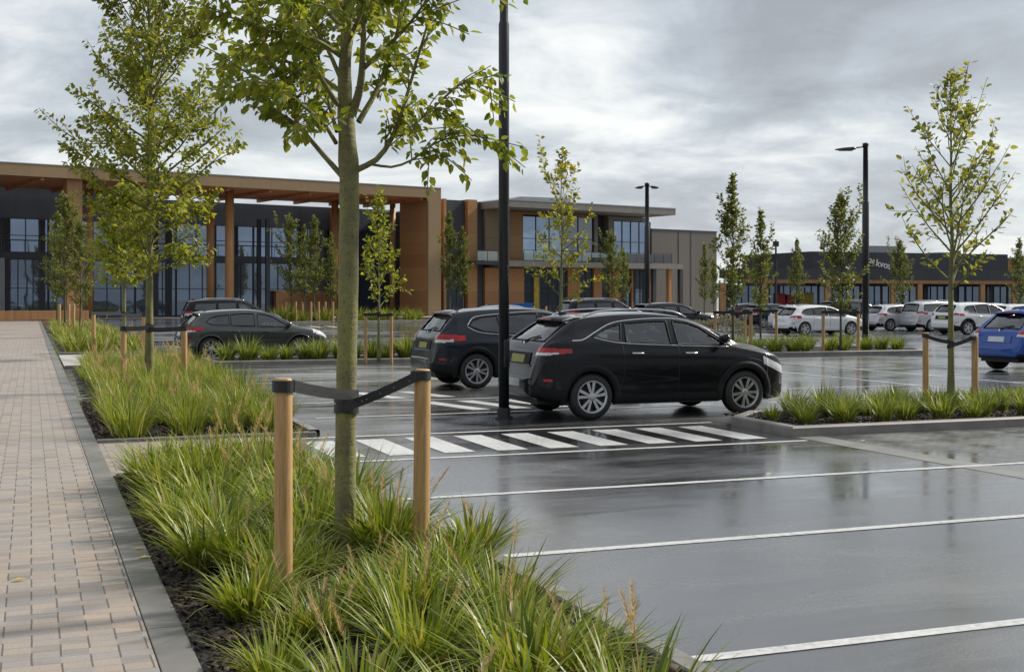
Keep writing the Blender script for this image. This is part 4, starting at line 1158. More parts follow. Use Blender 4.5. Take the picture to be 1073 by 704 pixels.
BODY = dict(
 crossover=dict(L=4.50, W=0.93, wb=(0.84, 3.44), r=0.335, clad=True, rails=True, priv=False,
   top=[(0, .62), (.03, .74), (.06, .86), (.09, .97), (.13, 1.06), (.19, 1.13), (.36, 1.27), (.58, 1.42), (.72, 1.475), (.98, 1.515), (1.4, 1.545), (1.9, 1.55), (2.3, 1.52), (2.6, 1.455), (2.95, 1.33), (3.35, 1.135), (3.50, 1.095), (3.9, 1.03), (4.2, .945), (4.38, .84), (4.46, .71), (4.49, .57), (4.5, .5)],
   belt=[(0, 1.08), (.7, 1.10), (1.5, 1.065), (3.0, 1.02), (3.6, .97), (4.5, .83)],
   plan=[(0, .70), (.06, .79), (.15, .855), (.4, .91), (.9, .93), (3.6, .93), (4.0, .905), (4.28, .83), (4.42, .72), (4.5, .54)],
   wr=[(0, .66), (.17, .74), (.6, .67), (1.2, .66), (2.4, .66), (2.9, .70), (3.4, .76), (4.5, .50)],
   win=[([(.90, 1.20), (1.04, 1.275), (1.22, 1.345), (1.37, 1.375), (1.31, 1.12), (1.08, 1.155)], 0), ([(1.44, 1.385), (1.40, 1.11), (2.13, 1.07), (2.13, 1.415), (1.8, 1.41)], 0), ([(2.24, 1.415), (2.24, 1.065), (3.16, 1.04), (3.00, 1.14), (2.70, 1.315), (2.48, 1.385)], 0)],
   chrome=[(.55, 1.14), (.72, 1.155), (.92, 1.25), (1.2, 1.375), (1.5, 1.425), (2.0, 1.45), (2.4, 1.43), (2.75, 1.325), (3.10, 1.14), (3.27, 1.03)],
   chrome2=[(.90, 1.185), (1.10, 1.135), (1.40, 1.095), (2.2, 1.055), (3.2, 1.025)],
   rear=(1.0, 1.13, 1.42, .64, .52), shield=(1.15, 1.47, .66, .52),
   tail=(.935, 1.045, .52, .30), sill=.36, rearclad=.50),
 suv=dict(L=4.55, W=0.925, wb=(0.86, 3.50), r=0.345, clad=True, rails=False, priv=True,
   top=[(0, .60), (.03, .72), (.06, .86), (.10, 1.00), (.14, 1.07), (.27, 1.24), (.44, 1.43), (.54, 1.50), (.85, 1.545), (1.4, 1.575), (1.9, 1.58), (2.35, 1.55), (2.65, 1.48), (3.0, 1.33), (3.40, 1.11), (3.55, 1.06), (3.95, .99), (4.25, .91), (4.42, .81), (4.50, .69), (4.54, .57), (4.55, .5)],
   belt=[(0, 1.03), (.7, 1.03), (1.5, 1.0), (3.0, .96), (3.6, .93), (4.55, .80)],
   plan=[(0, .72), (.05, .80), (.14, .86), (.4, .91), (.9, .925), (3.6, .925), (4.05, .90), (4.32, .83), (4.46, .72), (4.55, .54)],
   wr=[(0, .70), (.17, .76), (.5, .68), (1.2, .68), (2.4, .67), (2.9, .70), (3.4, .76), (4.55, .50)],
   win=[([(.74, 1.22), (.84, 1.33), (1.0, 1.385), (1.33, 1.41), (1.38, 1.08), (1.05, 1.11)], 1), ([(1.44, 1.42), (1.47, 1.07), (2.18, 1.035), (2.18, 1.455), (1.9, 1.45)], 1), ([(2.29, 1.455), (2.29, 1.03), (3.2, 1.0), (3.05, 1.12), (2.75, 1.33), (2.52, 1.41)], 0)],
   chrome=[(.70, 1.22), (.82, 1.36), (1.0, 1.41), (1.5, 1.455), (2.1, 1.49), (2.5, 1.455), (2.8, 1.34), (3.15, 1.12)],
   chrome2=[(.70, 1.20), (.85, 1.12), (1.05, 1.075), (1.5, 1.04), (2.2, 1.01), (3.2, .975)],
   rear=(.98, 1.12, 1.44, .62, .54), shield=(1.13, 1.48, .66, .52),
   tail=(.90, 1.06, .62, .34), sill=.38, rearclad=.50),
 hatch=dict(L=4.28, W=0.90, wb=(0.78, 3.36), r=0.325, clad=False, rails=False, priv=True,
   top=[(0, .56), (.03, .68), (.06, .80), (.10, .90), (.15, .95), (.30, 1.10), (.52, 1.30), (.64, 1.375), (.9, 1.41), (1.35, 1.44), (1.8, 1.45), (2.2, 1.425), (2.5, 1.36), (2.85, 1.215), (3.25, 1.00), (3.40, .955), (3.75, .895), (4.0, .825), (4.16, .74), (4.24, .63), (4.27, .53), (4.28, .46)],
   belt=[(0, .95), (.7, .95), (1.5, .92), (3.0, .88), (3.5, .85), (4.28, .74)],
   plan=[(0, .70), (.05, .78), (.14, .835), (.4, .885), (.9, .90), (3.4, .90), (3.8, .875), (4.06, .80), (4.2, .69), (4.28, .52)],
   wr=[(0, .66), (.17, .72), (.6, .63), (1.2, .65), (2.3, .64), (2.8, .68), (3.2, .74), (4.28, .50)],
   win=[([(.66, 1.08), (.80, 1.20), (1.0, 1.255), (1.32, 1.285), (1.32, .985), (.85, 1.0)], 1), ([(1.38, 1.29), (1.38, .98), (2.05, .955), (2.05, 1.315), (1.7, 1.315)], 1), ([(2.15, 1.31), (2.15, .95), (3.05, .925), (2.9, 1.03), (2.6, 1.22), (2.38, 1.285)], 0)],
   chrome=None, chrome2=None,
   rear=(.86, .97, 1.31, .58, .50), shield=(1.02, 1.37, .64, .50),
   tail=(.80, .94, .56, .34), sill=.25, rearclad=.42),
 mpv=dict(L=4.85, W=0.95, wb=(0.95, 3.85), r=0.345, clad=False, rails=True, priv=True,
   top=[(0, .62), (.03, .75), (.05, .90), (.08, 1.05), (.11, 1.13), (.22, 1.36), (.34, 1.58), (.44, 1.66), (.8, 1.71), (1.5, 1.74), (2.2, 1.74), (2.7, 1.70), (3.0, 1.61), (3.35, 1.43), (3.75, 1.17), (3.92, 1.11), (4.3, 1.04), (4.55, .95), (4.72, .83), (4.80, .70), (4.84, .58), (4.85, .5)],
   belt=[(0, 1.10), (.7, 1.09), (1.5, 1.07), (3.0, 1.03), (3.9, 1.0), (4.85, .85)],
   plan=[(0, .76), (.05, .83), (.14, .88), (.4, .93), (.9, .95), (3.9, .95), (4.3, .92), (4.6, .84), (4.75, .73), (4.85, .55)],
   wr=[(0, .74), (.17, .80), (.5, .74), (1.2, .73), (2.4, .72), (3.1, .74), (3.7, .80), (4.85, .54)],
   win=[([(.50, 1.20), (.58, 1.52), (1.55, 1.56), (1.55, 1.15)], 1), ([(1.63, 1.56), (1.63, 1.15), (2.5, 1.12), (2.5, 1.59)], 1), ([(2.6, 1.59), (2.6, 1.11), (3.55, 1.08), (3.4, 1.20), (3.1, 1.45), (2.88, 1.55)], 0)],
   chrome=None, chrome2=None,
   rear=(1.02, 1.15, 1.58, .68, .62), shield=(1.18, 1.62, .70, .56),
   tail=(.95, 1.14, .68, .22), sill=.28, rearclad=.45),
)

def _short(x): return x if x < 2.6 else 2.6 + (x - 2.6) * 0.845
_c = BODY['crossover']
for k_ in ('top', 'belt', 'plan', 'wr', 'chrome', 'chrome2'): _c[k_] = [(_short(a), b) for a, b in _c[k_]]
_c['win'] = [([(_short(a), b) for a, b in p_], v_) for p_, v_ in _c['win']]
_c['L'] = _short(4.5); _c['wb'] = (0.84, 3.37)
CARMESH = {}
def halves(name, mb, mat):
    """the same shape as two meshes, right side and left side of the car"""
    V = np.array(mb.V); o = []
    for s_ in (-1, 1):
        keep = [f for f in mb.F if V[f[0], 1] * s_ > 0]
        u = sorted({i for f in keep for i in f}); mp_ = {i: k for k, i in enumerate(u)}
        o.append(mesh_from(name, V[u], [tuple(mp_[i] for i in f) for f in keep], mat, True))
    return o
def car_meshes(kind, step):
    key = (kind, step)
    if key in CARMESH: return CARMESH[key]
    B = BODY[kind]; L_, W = B['L'], B['W']
    ctr = np.array(B['top'], float)
    fx = catmull(ctr, 1500); fx[:, 0] = np.maximum.accumulate(fx[:, 0])
    arc = np.concatenate([[0], np.cumsum(np.hypot(*np.diff(fx, axis=0).T))])
    nx = int(arc[-1] / step)
    sa_ = np.linspace(0, arc[-1], nx)
    x = np.interp(sa_, arc, fx[:, 0]); zt = np.interp(sa_, arc, fx[:, 1])
    def ip(tab):
        t = np.array(tab); c = catmull(t, 400); xs = np.maximum.accumulate(c[:, 0]) + np.arange(400) * 1e-9
        return np.interp(x, xs, c[:, 1])
    Wp = ip(B['plan']); belt = ip(B['belt']); wr = np.minimum(ip(B['wr']), Wp * .93)
    zb = np.interp(x, [0, .25, .6, L_ - .5, L_ - .1, L_], [.34, .26, .20, .20, .22, .28])
    zs = np.minimum(belt, zt - .07)
    sm = np.ones(9) / 9
    zs2 = np.convolve(np.pad(zs, 4, 'edge'), sm, 'valid'); zs = np.minimum(zs2, zt - .05)
    g = zt - zs; hs = zs - zb
    def lerp(a, b, t): return a + (b - a) * t
    ws = .955 * Wp
    C = np.stack([
        np.stack([.78 * Wp, zb], 1), np.stack([.925 * Wp, zb + .06 * hs], 1), np.stack([.975 * Wp, zb + .25 * hs], 1),
        np.stack([.995 * Wp, zb + .55 * hs], 1), np.stack([1.0 * Wp, zb + .80 * hs], 1), np.stack([ws, zs + .0 * hs], 1),
        np.stack([lerp(ws, wr, .50), zs + .46 * g], 1), np.stack([wr, zs + .86 * g], 1),
        np.stack([.86 * wr, zt - .22 * np.minimum(g, .14)], 1), np.stack([.45 * wr, zt - .05 * np.minimum(g, .14)], 1), np.stack([0 * wr, zt], 1)], 1)   # nx,11,2
    K = C.shape[1]
    girth = np.linalg.norm(np.diff(C.mean(0), axis=0), axis=1)
    reps = np.maximum(2, (girth / step).astype(int))
    tt = np.concatenate([np.linspace(i, i + 1, reps[i], endpoint=False) for i in range(K - 1)] + [[K - 1.0]])
    Q = np.concatenate([2 * C[:, :1] - C[:, 1:2], C, C[:, -1:] * [-1, 1] * 0 + C[:, -2:-1] * np.array([-1, 1])], 1)
    ii = np.minimum(tt.astype(int), K - 2); ff = (tt - ii)[None, :, None]
    a, b, c, d = Q[:, ii], Q[:, ii + 1], Q[:, ii + 2], Q[:, ii + 3]
    S = 0.5 * (2 * b + (c - a) * ff + (2 * a - 5 * b + 4 * c - d) * ff ** 2 + (3 * b - a - 3 * c + d) * ff ** 3)
    y = S[..., 0]; z = S[..., 1]; ns = len(tt)
    # a soft shoulder crease and a scallop low on the doors
    zz = (z - zb[:, None]) / np.maximum(hs[:, None], .05)
    body_mid = np.clip((x - .5) / .5, 0, 1) * np.clip((L_ - .6 - x) / .5, 0, 1)
    y = y - 0.016 * np.exp(-((zz - .36) / .13) ** 2) * body_mid[:, None] + 0.012 * np.exp(-((zz - .86) / .06) ** 2) * body_mid[:, None]
    # full width grid: right side (y<0) then left
    X = np.repeat(x[:, None], 2 * ns - 1, 1)
    Y = np.concatenate([-y[:, :], y[:, -2::-1]], 1); Z = np.concatenate([z, z[:, -2::-1]], 1)
    T = np.concatenate([tt, tt[-2::-1]])
    nw = 2 * ns - 1
    Vg = np.stack([X, Y, Z], -1).reshape(-1, 3)
    # wheel openings: pull nothing, just cut
    idx = (np.arange(nx - 1)[:, None] * nw + np.arange(nw - 1)[None])
    quads = np.stack([idx, idx + nw, idx + nw + 1, idx + 1], -1).reshape(-1, 4)
    fc = Vg[quads].mean(1); fx_, fy, fz = fc.T
    ft = np.broadcast_to(((T[:-1] + T[1:]) / 2)[None], (nx - 1, nw - 1)).reshape(-1)
    ay = np.abs(fy)
    cls = np.zeros(len(quads), int)
    r = B['r']; Ra = r + .055
    cut = np.zeros(len(quads), bool)
    for xw in B['wb']:
        cut |= ((fx_ - xw) ** 2 + (fz - r) ** 2 < Ra ** 2) & (ft < 5.2)
    side = (ft > 4.9) & (ft < 8.2)
    wcls = {}
    for k, (poly, pv) in enumerate(B['win']):
        m_ = side & pip(fx_, fz, poly)
        cls[m_ & (fy < 0)] = 10 + 2 * k; cls[m_ & (fy >= 0)] = 11 + 2 * k
    z0, z1, z2, yb, yt = B['rear']
    m_ = (fx_ < .8) & (ft > 5.6) & (fz > z1) & (fz < z2) & (ay < np.interp(fz, [z1, z2], [yb, yt]))
    cls[m_ & (cls == 0)] = 30
    s0, s1, yb, yt = B['shield']
    m_ = (fx_ > L_ * .5) & (ft > 5.6) & (fz > s0) & (fz < s1) & (ay < np.interp(fz, [s0, s1], [yb, yt]))
    cls[m_ & (cls == 0)] = 31
    tz0, tz1, tx, ty = B['tail']
    tm_ = (fx_ < tx) & (ay > ty) & (fz > tz0 + .035 * np.clip(fx_ - .15, 0, 1) / .4) & (fz < tz1 - .02 * np.clip(fx_ - .1, 0, 1) / .4) & (ft < 8)
    cls[tm_ & (fy < 0) & (cls == 0)] = 40; cls[tm_ & (fy >= 0) & (cls == 0)] = 41
    rv = np.isin(cls, (40, 41)) & (fz < tz0 + .36 * (tz1 - tz0)) & (fx_ < tx * .62)
    cls[rv] += 4
    hz = np.interp(fx_, [L_ - .55, L_ - .05], [.90, .70])
    hm = (fx_ > L_ - .52) & (fz < hz * .985) & (fz > hz - .13) & (ay > .40)
    cls[hm & (fy < 0) & (cls == 0)] = 42; cls[hm & (fy >= 0) & (cls == 0)] = 43
    low = np.where(fx_ < .55, B['rearclad'], np.where(fx_ > L_ - .4, .44, B['sill']))
    low = np.where((fx_ > .02) & (fx_ < .62), np.interp(fx_, [.0, .62], [B['rearclad'], B['rearclad'] - .07]), low)
    cls[(fz < low) & (cls == 0)] = 50
    cls[cut] = -1
    # smooth vertex normals of the full grid
    G = Vg.reshape(nx, nw, 3)
    du = np.gradient(G, axis=0); dv = np.gradient(G, axis=1)
    Nn = np.cross(du, dv); Nn /= np.linalg.norm(Nn, axis=-1)[..., None] + 1e-12
    if Nn[nx // 2, 2 * ns // 4][1] > 0: Nn = -Nn      # outward on the right side means y<0
    Nn = Nn.reshape(-1, 3)
    def sub(mask, off, mat, name):
        q = quads[mask]
        if not len(q): return None
        u, inv = np.unique(q, return_inverse=True)
        return mesh_from(name, Vg[u] + Nn[u] * off, inv.reshape(-1, 4), mat, True)
    out = dict(B=B)
    out['body'] = sub(cls == 0, 0, M['p_black'], "body")
    # rear and front end caps joined to the bumpers
    capV = []; capF = []
    out['clad'] = [sub((cls == 50) & m_, .002, M['trim'], "lower_cladding") for m_ in ((fx_ < B['wb'][0]) & (fy < 0), (fx_ < B['wb'][0]) & (fy > 0), (fx_ > B['wb'][1]) & (fy < 0), (fx_ > B['wb'][1]) & (fy > 0), (fx_ > B['wb'][0]) & (fx_ < B['wb'][1]) & (fy < 0), (fx_ > B['wb'][0]) & (fx_ < B['wb'][1]) & (fy > 0))]
    out['win'] = [(sub(cls == 10 + 2 * k + s_, -.010, M['cglass_dark' if (B['priv'] and pv) else 'cglass'], "side_window")) for k, (_, pv) in enumerate(B['win']) for s_ in (0, 1)]
    out['rearwin'] = sub(cls == 30, -.008, M['cglass'], "rear_window")
    out['shield'] = sub(cls == 31, -.006, M['cglass'], "windscreen")
    out['tail'] = [sub(cls == 40, .006, M['tail'], "tail_light"), sub(cls == 41, .006, M['tail'], "tail_light")]
    out['rev'] = [sub(cls == 44, .006, M['lampclear'], "reversing_light"), sub(cls == 45, .006, M['lampclear'], "reversing_light")]
    out['head'] = [sub(cls == 42, .004, M['lampclear'], "headlight"), sub(cls == 43, .004, M['lampclear'], "headlight")]
    sv = G[:, :ns].reshape(-1, 3); st = np.broadcast_to(T[:ns][None], (nx, ns)).reshape(-1)
    sel = (st > .8) & (st < 8.4); sv = sv[sel]
    def surf(px, pz):
        dd = (sv[:, 0] - px) ** 2 + (sv[:, 2] - pz) ** 2
        j = np.argpartition(dd, 4)[:4]; wgt = 1 / (dd[j] + 1e-7)
        return float((sv[j, 1] * wgt).sum() / wgt.sum())
    def side_line(P, rad, off, n=40, sides=5, both=True):
        mb = MB(); p = catmull(P, n) if n else np.array(P)
        for s_ in ((1, -1) if both else (1,)):
            mb.tube([(q[0], s_ * (surf(q[0], q[1]) - off), q[1]) for q in p], rad, sides)
        return mb
    def poly_line(P, k=10):
        o_ = []
        for i in range(len(P)):
            a_, b_ = np.array(P[i]), np.array(P[(i + 1) % len(P)])
            for t in range(k): o_.append(a_ + (b_ - a_) * t / k)
        o_.append(np.array(P[0])); return o_
    fr_ = MB()
    fr_r = max(.013, step * .62)
    for poly, pv in B['win']:
        s_ = side_line(poly_line(poly), fr_r, -.002, 0, 6); fr_.add(s_.V, s_.F)
    # B pillars in black between panes
    out['frame'] = halves("window_frame", fr_, M['trim'])
    out['frame_r'] = []
    gv = G.reshape(-1, 3); gt = np.broadcast_to(T[None], (nx, nw)).reshape(-1)
    def top_ring(z1, z2, yb, yt, front):
        m2 = (gt > 5.5) & ((gv[:, 0] > L_ * .5) if front else (gv[:, 0] < .85))
        tv = gv[m2]
        pts = []
        for (ya, za, yb_, zb_) in ((-yb, z1, yb, z1), (yb, z1, yt, z2), (yt, z2, -yt, z2), (-yt, z2, -yb, z1)):
            for t in range(14):
                yy = ya + (yb_ - ya) * t / 14; z_ = za + (zb_ - za) * t / 14
                dd = (tv[:, 1] - yy) ** 2 + (tv[:, 2] - z_) ** 2
                j = np.argmin(dd); pts.append((tv[j, 0], yy, z_))
        pts.append(pts[0])
        mb = MB(); mb.tube(pts, fr_r * 1.1, 6); return mb
    a_ = top_ring(B['rear'][1], B['rear'][2], B['rear'][3], B['rear'][4], False); b_ = top_ring(*B['shield'], True)
    out['frame_r'] = [mesh_from("glass_seal", q_.V, q_.F, M['trim'], True) for q_ in (a_, b_)]
    if B['chrome']:
        c_ = side_line(B['chrome'], .0125, -.004, 60, 6); d_ = side_line(B['chrome2'], .010, -.004, 60, 6); c_.add(d_.V, d_.F)
        out['chrome'] = halves("chrome_trim", c_, M['chrome'])
    xr, xf = B['wb']
    sm_ = MB()
    dz = B['belt'][2][1]
    for P in ([(xr + .40, B['sill'] + .02), (xr + .50, .60), (xr + .49, dz - .05), (xr + .49, dz + .02)], [(xr + 1.40, B['sill'] + .02), (xr + 1.40, .6), (xr + 1.40, dz)], [(xf - .44, B['sill'] + .02), (xf - .42, .6), (xf - .30, dz - .12), (xf - .20, dz - .05)], [(.16, .62), (.35, .66), (.50, .70)], [(L_ - .35, .62), (L_ - .55, .80), (L_ - .8, .86)]):
        s_ = side_line(P, .0042, .0005, 24, 4); sm_.add(s_.V, s_.F)
    # tailgate shut line
    out['seams'] = halves("door_seams", sm_, M['wheeldark'])
    hd = []
    for hx in (xr + .72, xr + 1.60):
        for s_ in (1, -1):
            zz_ = dz - .115 + (.0 if hx < 2 else -.01); yy = surf(hx, zz_) * s_
            hd.append(MB().tube([(hx - .10, yy, zz_ + .004), (hx - .085, yy - s_ * -.0 + (-.022 if s_ > 0 else .022), zz_ + .004), (hx + .07, yy + (-.026 if s_ > 0 else .026), zz_), (hx + .10, yy, zz_ - .002)], .0135, 6))
    out['handles'] = [mesh_from("door_handle", h_.V, h_.F, M['chrome'], True) for h_ in hd]
    mx = L_ * .705
    mirrors = []
    for s_ in (-1, 1):
        mb = MB(); zc_ = dz + .09
        V = []; Fc = []
        for i in range(9):
            v_ = -1 + 2 * i / 8
            for k in range(12):
                u_ = 2 * math.pi * k / 12; q_ = (1 - abs(v_) ** 2.6) ** (1 / 2.6)
                V.append((mx + .075 * math.cos(u_) * q_, s_ * (W * .97 + .10 + v_ * .115), zc_ + .07 * math.sin(u_) * q_ + .01 * v_))
        for i in range(8):
            for k in range(12):
                k2 = (k + 1) % 12; Fc.append((i * 12 + k, i * 12 + k2, i * 12 + 12 + k2, i * 12 + 12 + k))
        mb.add(V, Fc); mb.tube([(mx + .05, s_ * W * .90, dz + .02), (mx + .02, s_ * (W + .02), dz + .06)], .028, 6)
        mirrors.append(mesh_from("wing_mirror", mb.V, mb.F, M['p_black'], True))
    out['mirrors'] = mirrors
    ar = []
    for xw in B['wb']:
        for s_ in (1, -1):
            V = []; Fc = []; wd = .075 if B['clad'] else .022
            angs = np.linspace(R(-16), R(196), 44)
            for q_, an in enumerate(angs):
                for (rr_, o_) in ((Ra - .025, -.05), (Ra - .012, .012), (Ra + wd, .010), (Ra + wd + .006, -.006)):
                    px, pz = xw + rr_ * math.cos(an), r + rr_ * math.sin(an)
                    pz = max(pz, .21)
                    V.append((px, s_ * (surf(min(max(px, .02), L_ - .02), pz) - o_), pz))
            for q_ in range(len(angs) - 1):
                for k in range(3):
                    Fc.append((q_ * 4 + k, q_ * 4 + k + 1, q_ * 4 + 5 + k, q_ * 4 + 4 + k))
            ar.append(mesh_from("wheel_arch", V, Fc, M['trim'] if B['clad'] else M['p_black'], True))
    out['arches'] = ar
    # underbody, wells, cabin
    ub = MB(); ub.box(.12, L_ - .12, -.58, .58, .22, .62); ub.box(xr + Ra + .03, xf - Ra - .03, -W * .90, W * .90, .215, .50)
    ub.box(.12, xr - Ra - .02, -.70, .70, .34, .60); ub.box(xf + Ra + .02, L_ - .14, -.68, .68, .28, .55)
    out['under'] = mesh_from("underbody", ub.V, ub.F, M['wheeldark'])
    # end caps
    cp = MB()
    for i0, sgn in ((0, -1), (nx - 1, 1)):
        ring = G[i0]; ctr_ = np.array([ring[0, 0], 0, ring[:, 2].mean()]); Vc = []; Fc = []
        for (k_, o_) in ((1.0, .001), (.975, .014), (.90, .026), (.70, .034), (.35, .038)):
            Vc += [tuple(ctr_ + (p_ - ctr_) * np.array([1, k_, k_]) + np.array([sgn * o_, 0, 0])) for p_ in ring]
        for j_ in range(4):
            for k_ in range(nw):
                k2 = (k_ + 1) % nw; Fc.append((j_ * nw + k_, j_ * nw + k2, j_ * nw + nw + k2, j_ * nw + nw + k_))
        Fc.append(tuple(range(4 * nw, 5 * nw)))
        cp.add(Vc, Fc)
    nv_ = 5 * nw; nf_ = 4 * nw + 1
    out['caps'] = [mesh_from("bumper", cp.V[:nv_], cp.F[:nf_], M['p_black'], True), mesh_from("bumper", cp.V[nv_:], [tuple(i - nv_ for i in f) for f in cp.F[nf_:]], M['p_black'], True)]
    dh = np.interp
    sts = []
    for (sx_, sy_) in ((L_ * .46, .37), (L_ * .46, -.37), (L_ * .27, .38), (L_ * .27, -.38)):
        mb = MB(); b0 = B['belt'][2][1]
        mb.cbox(sx_ - .02, sx_ + .48, sy_ - .25, sy_ + .25, .50, .70, .05)
        mb.cbox(sx_ - .16, sx_ - .02, sy_ - .24, sy_ + .24, .62, b0 + .15, .05)
        mb.cbox(sx_ - .17, sx_ - .07, sy_ - .12, sy_ + .12, b0 + .18, b0 + .37, .04)
        sts.append(mesh_from("seat", mb.V, mb.F, M['seat'], True))
    out['seats'] = sts
    db = MB(); db.cbox(L_ * .655, L_ * .76, -.68, .68, .60, B['belt'][3][1] + .02, .05)
    db.tube([(L_ * .625 + .05 * math.cos(t), -.37 + .18 * math.sin(t), B['belt'][3][1] - .02 + .16 * math.cos(t)) for t in np.linspace(0, 6.283, 20)], .014, 6)
    out['dash'] = mesh_from("dashboard", db.V, db.F, M['seat'], True)
    if B['rails']:
        rm = []
        for s_ in (-1, 1):
            mb = MB(); P = []
            rx0, rx1 = L_ * .20, L_ * .60
            for t in np.linspace(0, 1, 16):
                px = rx0 + (rx1 - rx0) * t; zz_ = float(np.interp(px, x, zt)); wv = float(np.interp(px, x, wr))
                P.append((px, s_ * wv * .90, zz_ - .012 + .045 * min(1, 9 * t, 9 * (1 - t))))
            mb.tube(P, .016, 6); rm.append(mesh_from("roof_rail", mb.V, mb.F, M['chrome'], True))
        out['rails'] = rm
    # spoiler, antenna, wiper, plate
    zr = B['rear'][2]; xs_ = float(np.interp(zr + .02, zt[:nx // 3], x[:nx // 3])); 
    sp_ = MB(); V = []; Fc = []
    yy_ = np.linspace(-B['rear'][4] - .05, B['rear'][4] + .05, 15)
    for q_ in yy_:
        dr_ = .03 * (q_ / yy_[-1]) ** 2
        V += [(xs_ - .13 + dr_ * 2, q_, zr + .035 - dr_), (xs_ - .12 + dr_ * 2, q_, zr + .005 - dr_), (xs_ + .03, q_, zr + .0 - dr_), (xs_ + .20, q_, zr + .095 - dr_ * 1.4), (xs_ + .10, q_, zr + .085 - dr_ * 1.4)]
    for i in range(14):
        for k in range(5):
            k2 = (k + 1) % 5; Fc.append((i * 5 + k, i * 5 + k2, i * 5 + 5 + k2, i * 5 + 5 + k))
    Fc += [tuple(range(5)), tuple(range(70, 75))]
    sp_.add(V, Fc); out['spoiler'] = mesh_from("spoiler", sp_.V, sp_.F, M['p_black'], True)
    bl = MB().cbox(xs_ - .137, xs_ - .12, -.22, .22, zr + .012, zr + .028, .003); out['brake'] = mesh_from("brake_light", bl.V, bl.F, M['tail'])
    an = MB(); ax = .80 if kind != 'mpv' else .6; az_ = float(np.interp(ax, x, zt))
    an.add([(ax - .10, -.02, az_ - .005), (ax + .10, 0, az_ - .004), (ax - .10, .02, az_ - .005), (ax - .10, 0, az_ + .065), (ax - .06, 0, az_ + .06)], [(0, 1, 4), (0, 4, 3), (2, 3, 4), (2, 4, 1), (0, 3, 2)])
    out['fin'] = mesh_from("antenna", an.V, an.F, M['p_black'])
    def xz(zq): return float(np.interp(zq, zt[:nx // 3], x[:nx // 3]))
    wz = B['rear'][1]
    wi = MB(); wi.tube([(xz(wz - .02) - .03, .05, wz - .02), (xz(wz + .05) - .025, -.15, wz + .04), (xz(wz + .08) - .02, -.34, wz + .07)], .012, 6)
    out['wiper'] = mesh_from("rear_wiper", wi.V, wi.F, M['trim'])
    zp = B['tail'][0] + .0
    pl = MB(); 
    def slanted(y0, y1, za, zb_, th, mb):
        xa, xb = xz(za), xz(zb_)
        mb.add([(xa - th, y0, za), (xa - th, y1, za), (xb - th, y1, zb_), (xb - th, y0, zb_), (xa + .03, y0, za), (xa + .03, y1, za), (xb + .03, y1, zb_), (xb + .03, y0, zb_)], [(0, 1, 2, 3)[::-1], (4, 5, 6, 7), (0, 1, 5, 4), (1, 2, 6, 5), (2, 3, 7, 6), (3, 0, 4, 7)])
    rec = MB(); slanted(-.46, .46, B['tail'][0] - .14, B['tail'][0] + .03, .012, rec); out['recess'] = mesh_from("tailgate_panel", rec.V, rec.F, M['trim'])
    ch = MB(); slanted(-.50, .50, B['tail'][0] - .165, B['tail'][0] - .142, .016, ch); out['lip'] = mesh_from("tailgate_trim", ch.V, ch.F, M['silverplast'])
    slanted(-.25, .25, B['tail'][0] - .12, B['tail'][0] - .005, .018, pl); out['plate'] = mesh_from("number_plate", pl.V, pl.F, M['plate'])
    em = MB().lathe([(0, -.006), (.032, -.006), (.036, .0), (.036, .02)], 14, 'Y'); 
    ez = wz - .045; out['emblem'] = mesh_from("emblem", [(xz(ez) - .008 + v[1], v[0], ez + v[2]) for v in em.V], em.F, M['chrome'], True)
    lp = MB(); lp.cbox(-.052, .05, -.27, .27, .47, .58, .004); out['lowplate'] = mesh_from("bumper_plate", lp.V, lp.F, M['plate'])
    sk = MB(); V = []; Fc = []
    for q_ in np.linspace(-.62, .62, 17):
        e_ = abs(q_) / .62; V += [(-.022 + .16 * e_ ** 3, q_, .32 + .05 * e_ ** 3), (-.030 + .16 * e_ ** 3, q_, .43 + .0 * e_), (.05 + .16 * e_ ** 3, q_, .45), (.09, q_, .30)]
    for i in range(16):
        for k in range(4):
            k2 = (k + 1) % 4; Fc.append((i * 4 + k, i * 4 + k2, i * 4 + 4 + k2, i * 4 + 4 + k))
    Fc += [(0, 1, 2, 3), (64, 65, 66, 67)]
    sk.add(V, Fc); out['skid'] = mesh_from("skid_plate", sk.V, sk.F, M['silverplast'])
    rf = []
    for s_ in (-1, 1):
        mb = MB(); pr = [(.10, .60), (.22, .60), (.24, .565), (.12, .565)]
        Vv = [(q[0], s_ * (-surf(q[0] + .01, q[1]) + .004), q[1]) for q in pr]
        Vv += [(v[0], v[1] - s_ * .03, v[2]) for v in Vv]
        mb.add(Vv, [(0, 1, 2, 3), (4, 5, 6, 7), (0, 1, 5, 4), (1, 2, 6, 5), (2, 3, 7, 6), (3, 0, 4, 7)])
        rf.append(mesh_from("reflector", mb.V, mb.F, M['tail']))
    out['refl'] = rf
    # wheels: axis along Y, outer face towards -Y
    wd = .215; ro = r
    ty = MB().lathe([(ro * .66, .0), (ro * .72, -.004), (ro * .86, -.006), (ro * .955, .012), (ro, .045), (ro, wd - .045), (ro * .955, wd - .012), (ro * .86, wd), (ro * .66, wd)], 40, 'Y', cap=False)
    out['tyre'] = mesh_from("tyre", ty.V, ty.F, M['tyre'], True)
    rm = MB().lathe([(ro * .60, .12), (ro * .62, .012), (ro * .655, -.002), (ro * .70, -.004), (ro * .70, .02)], 40, 'Y', cap=False)
    ns_ = 5
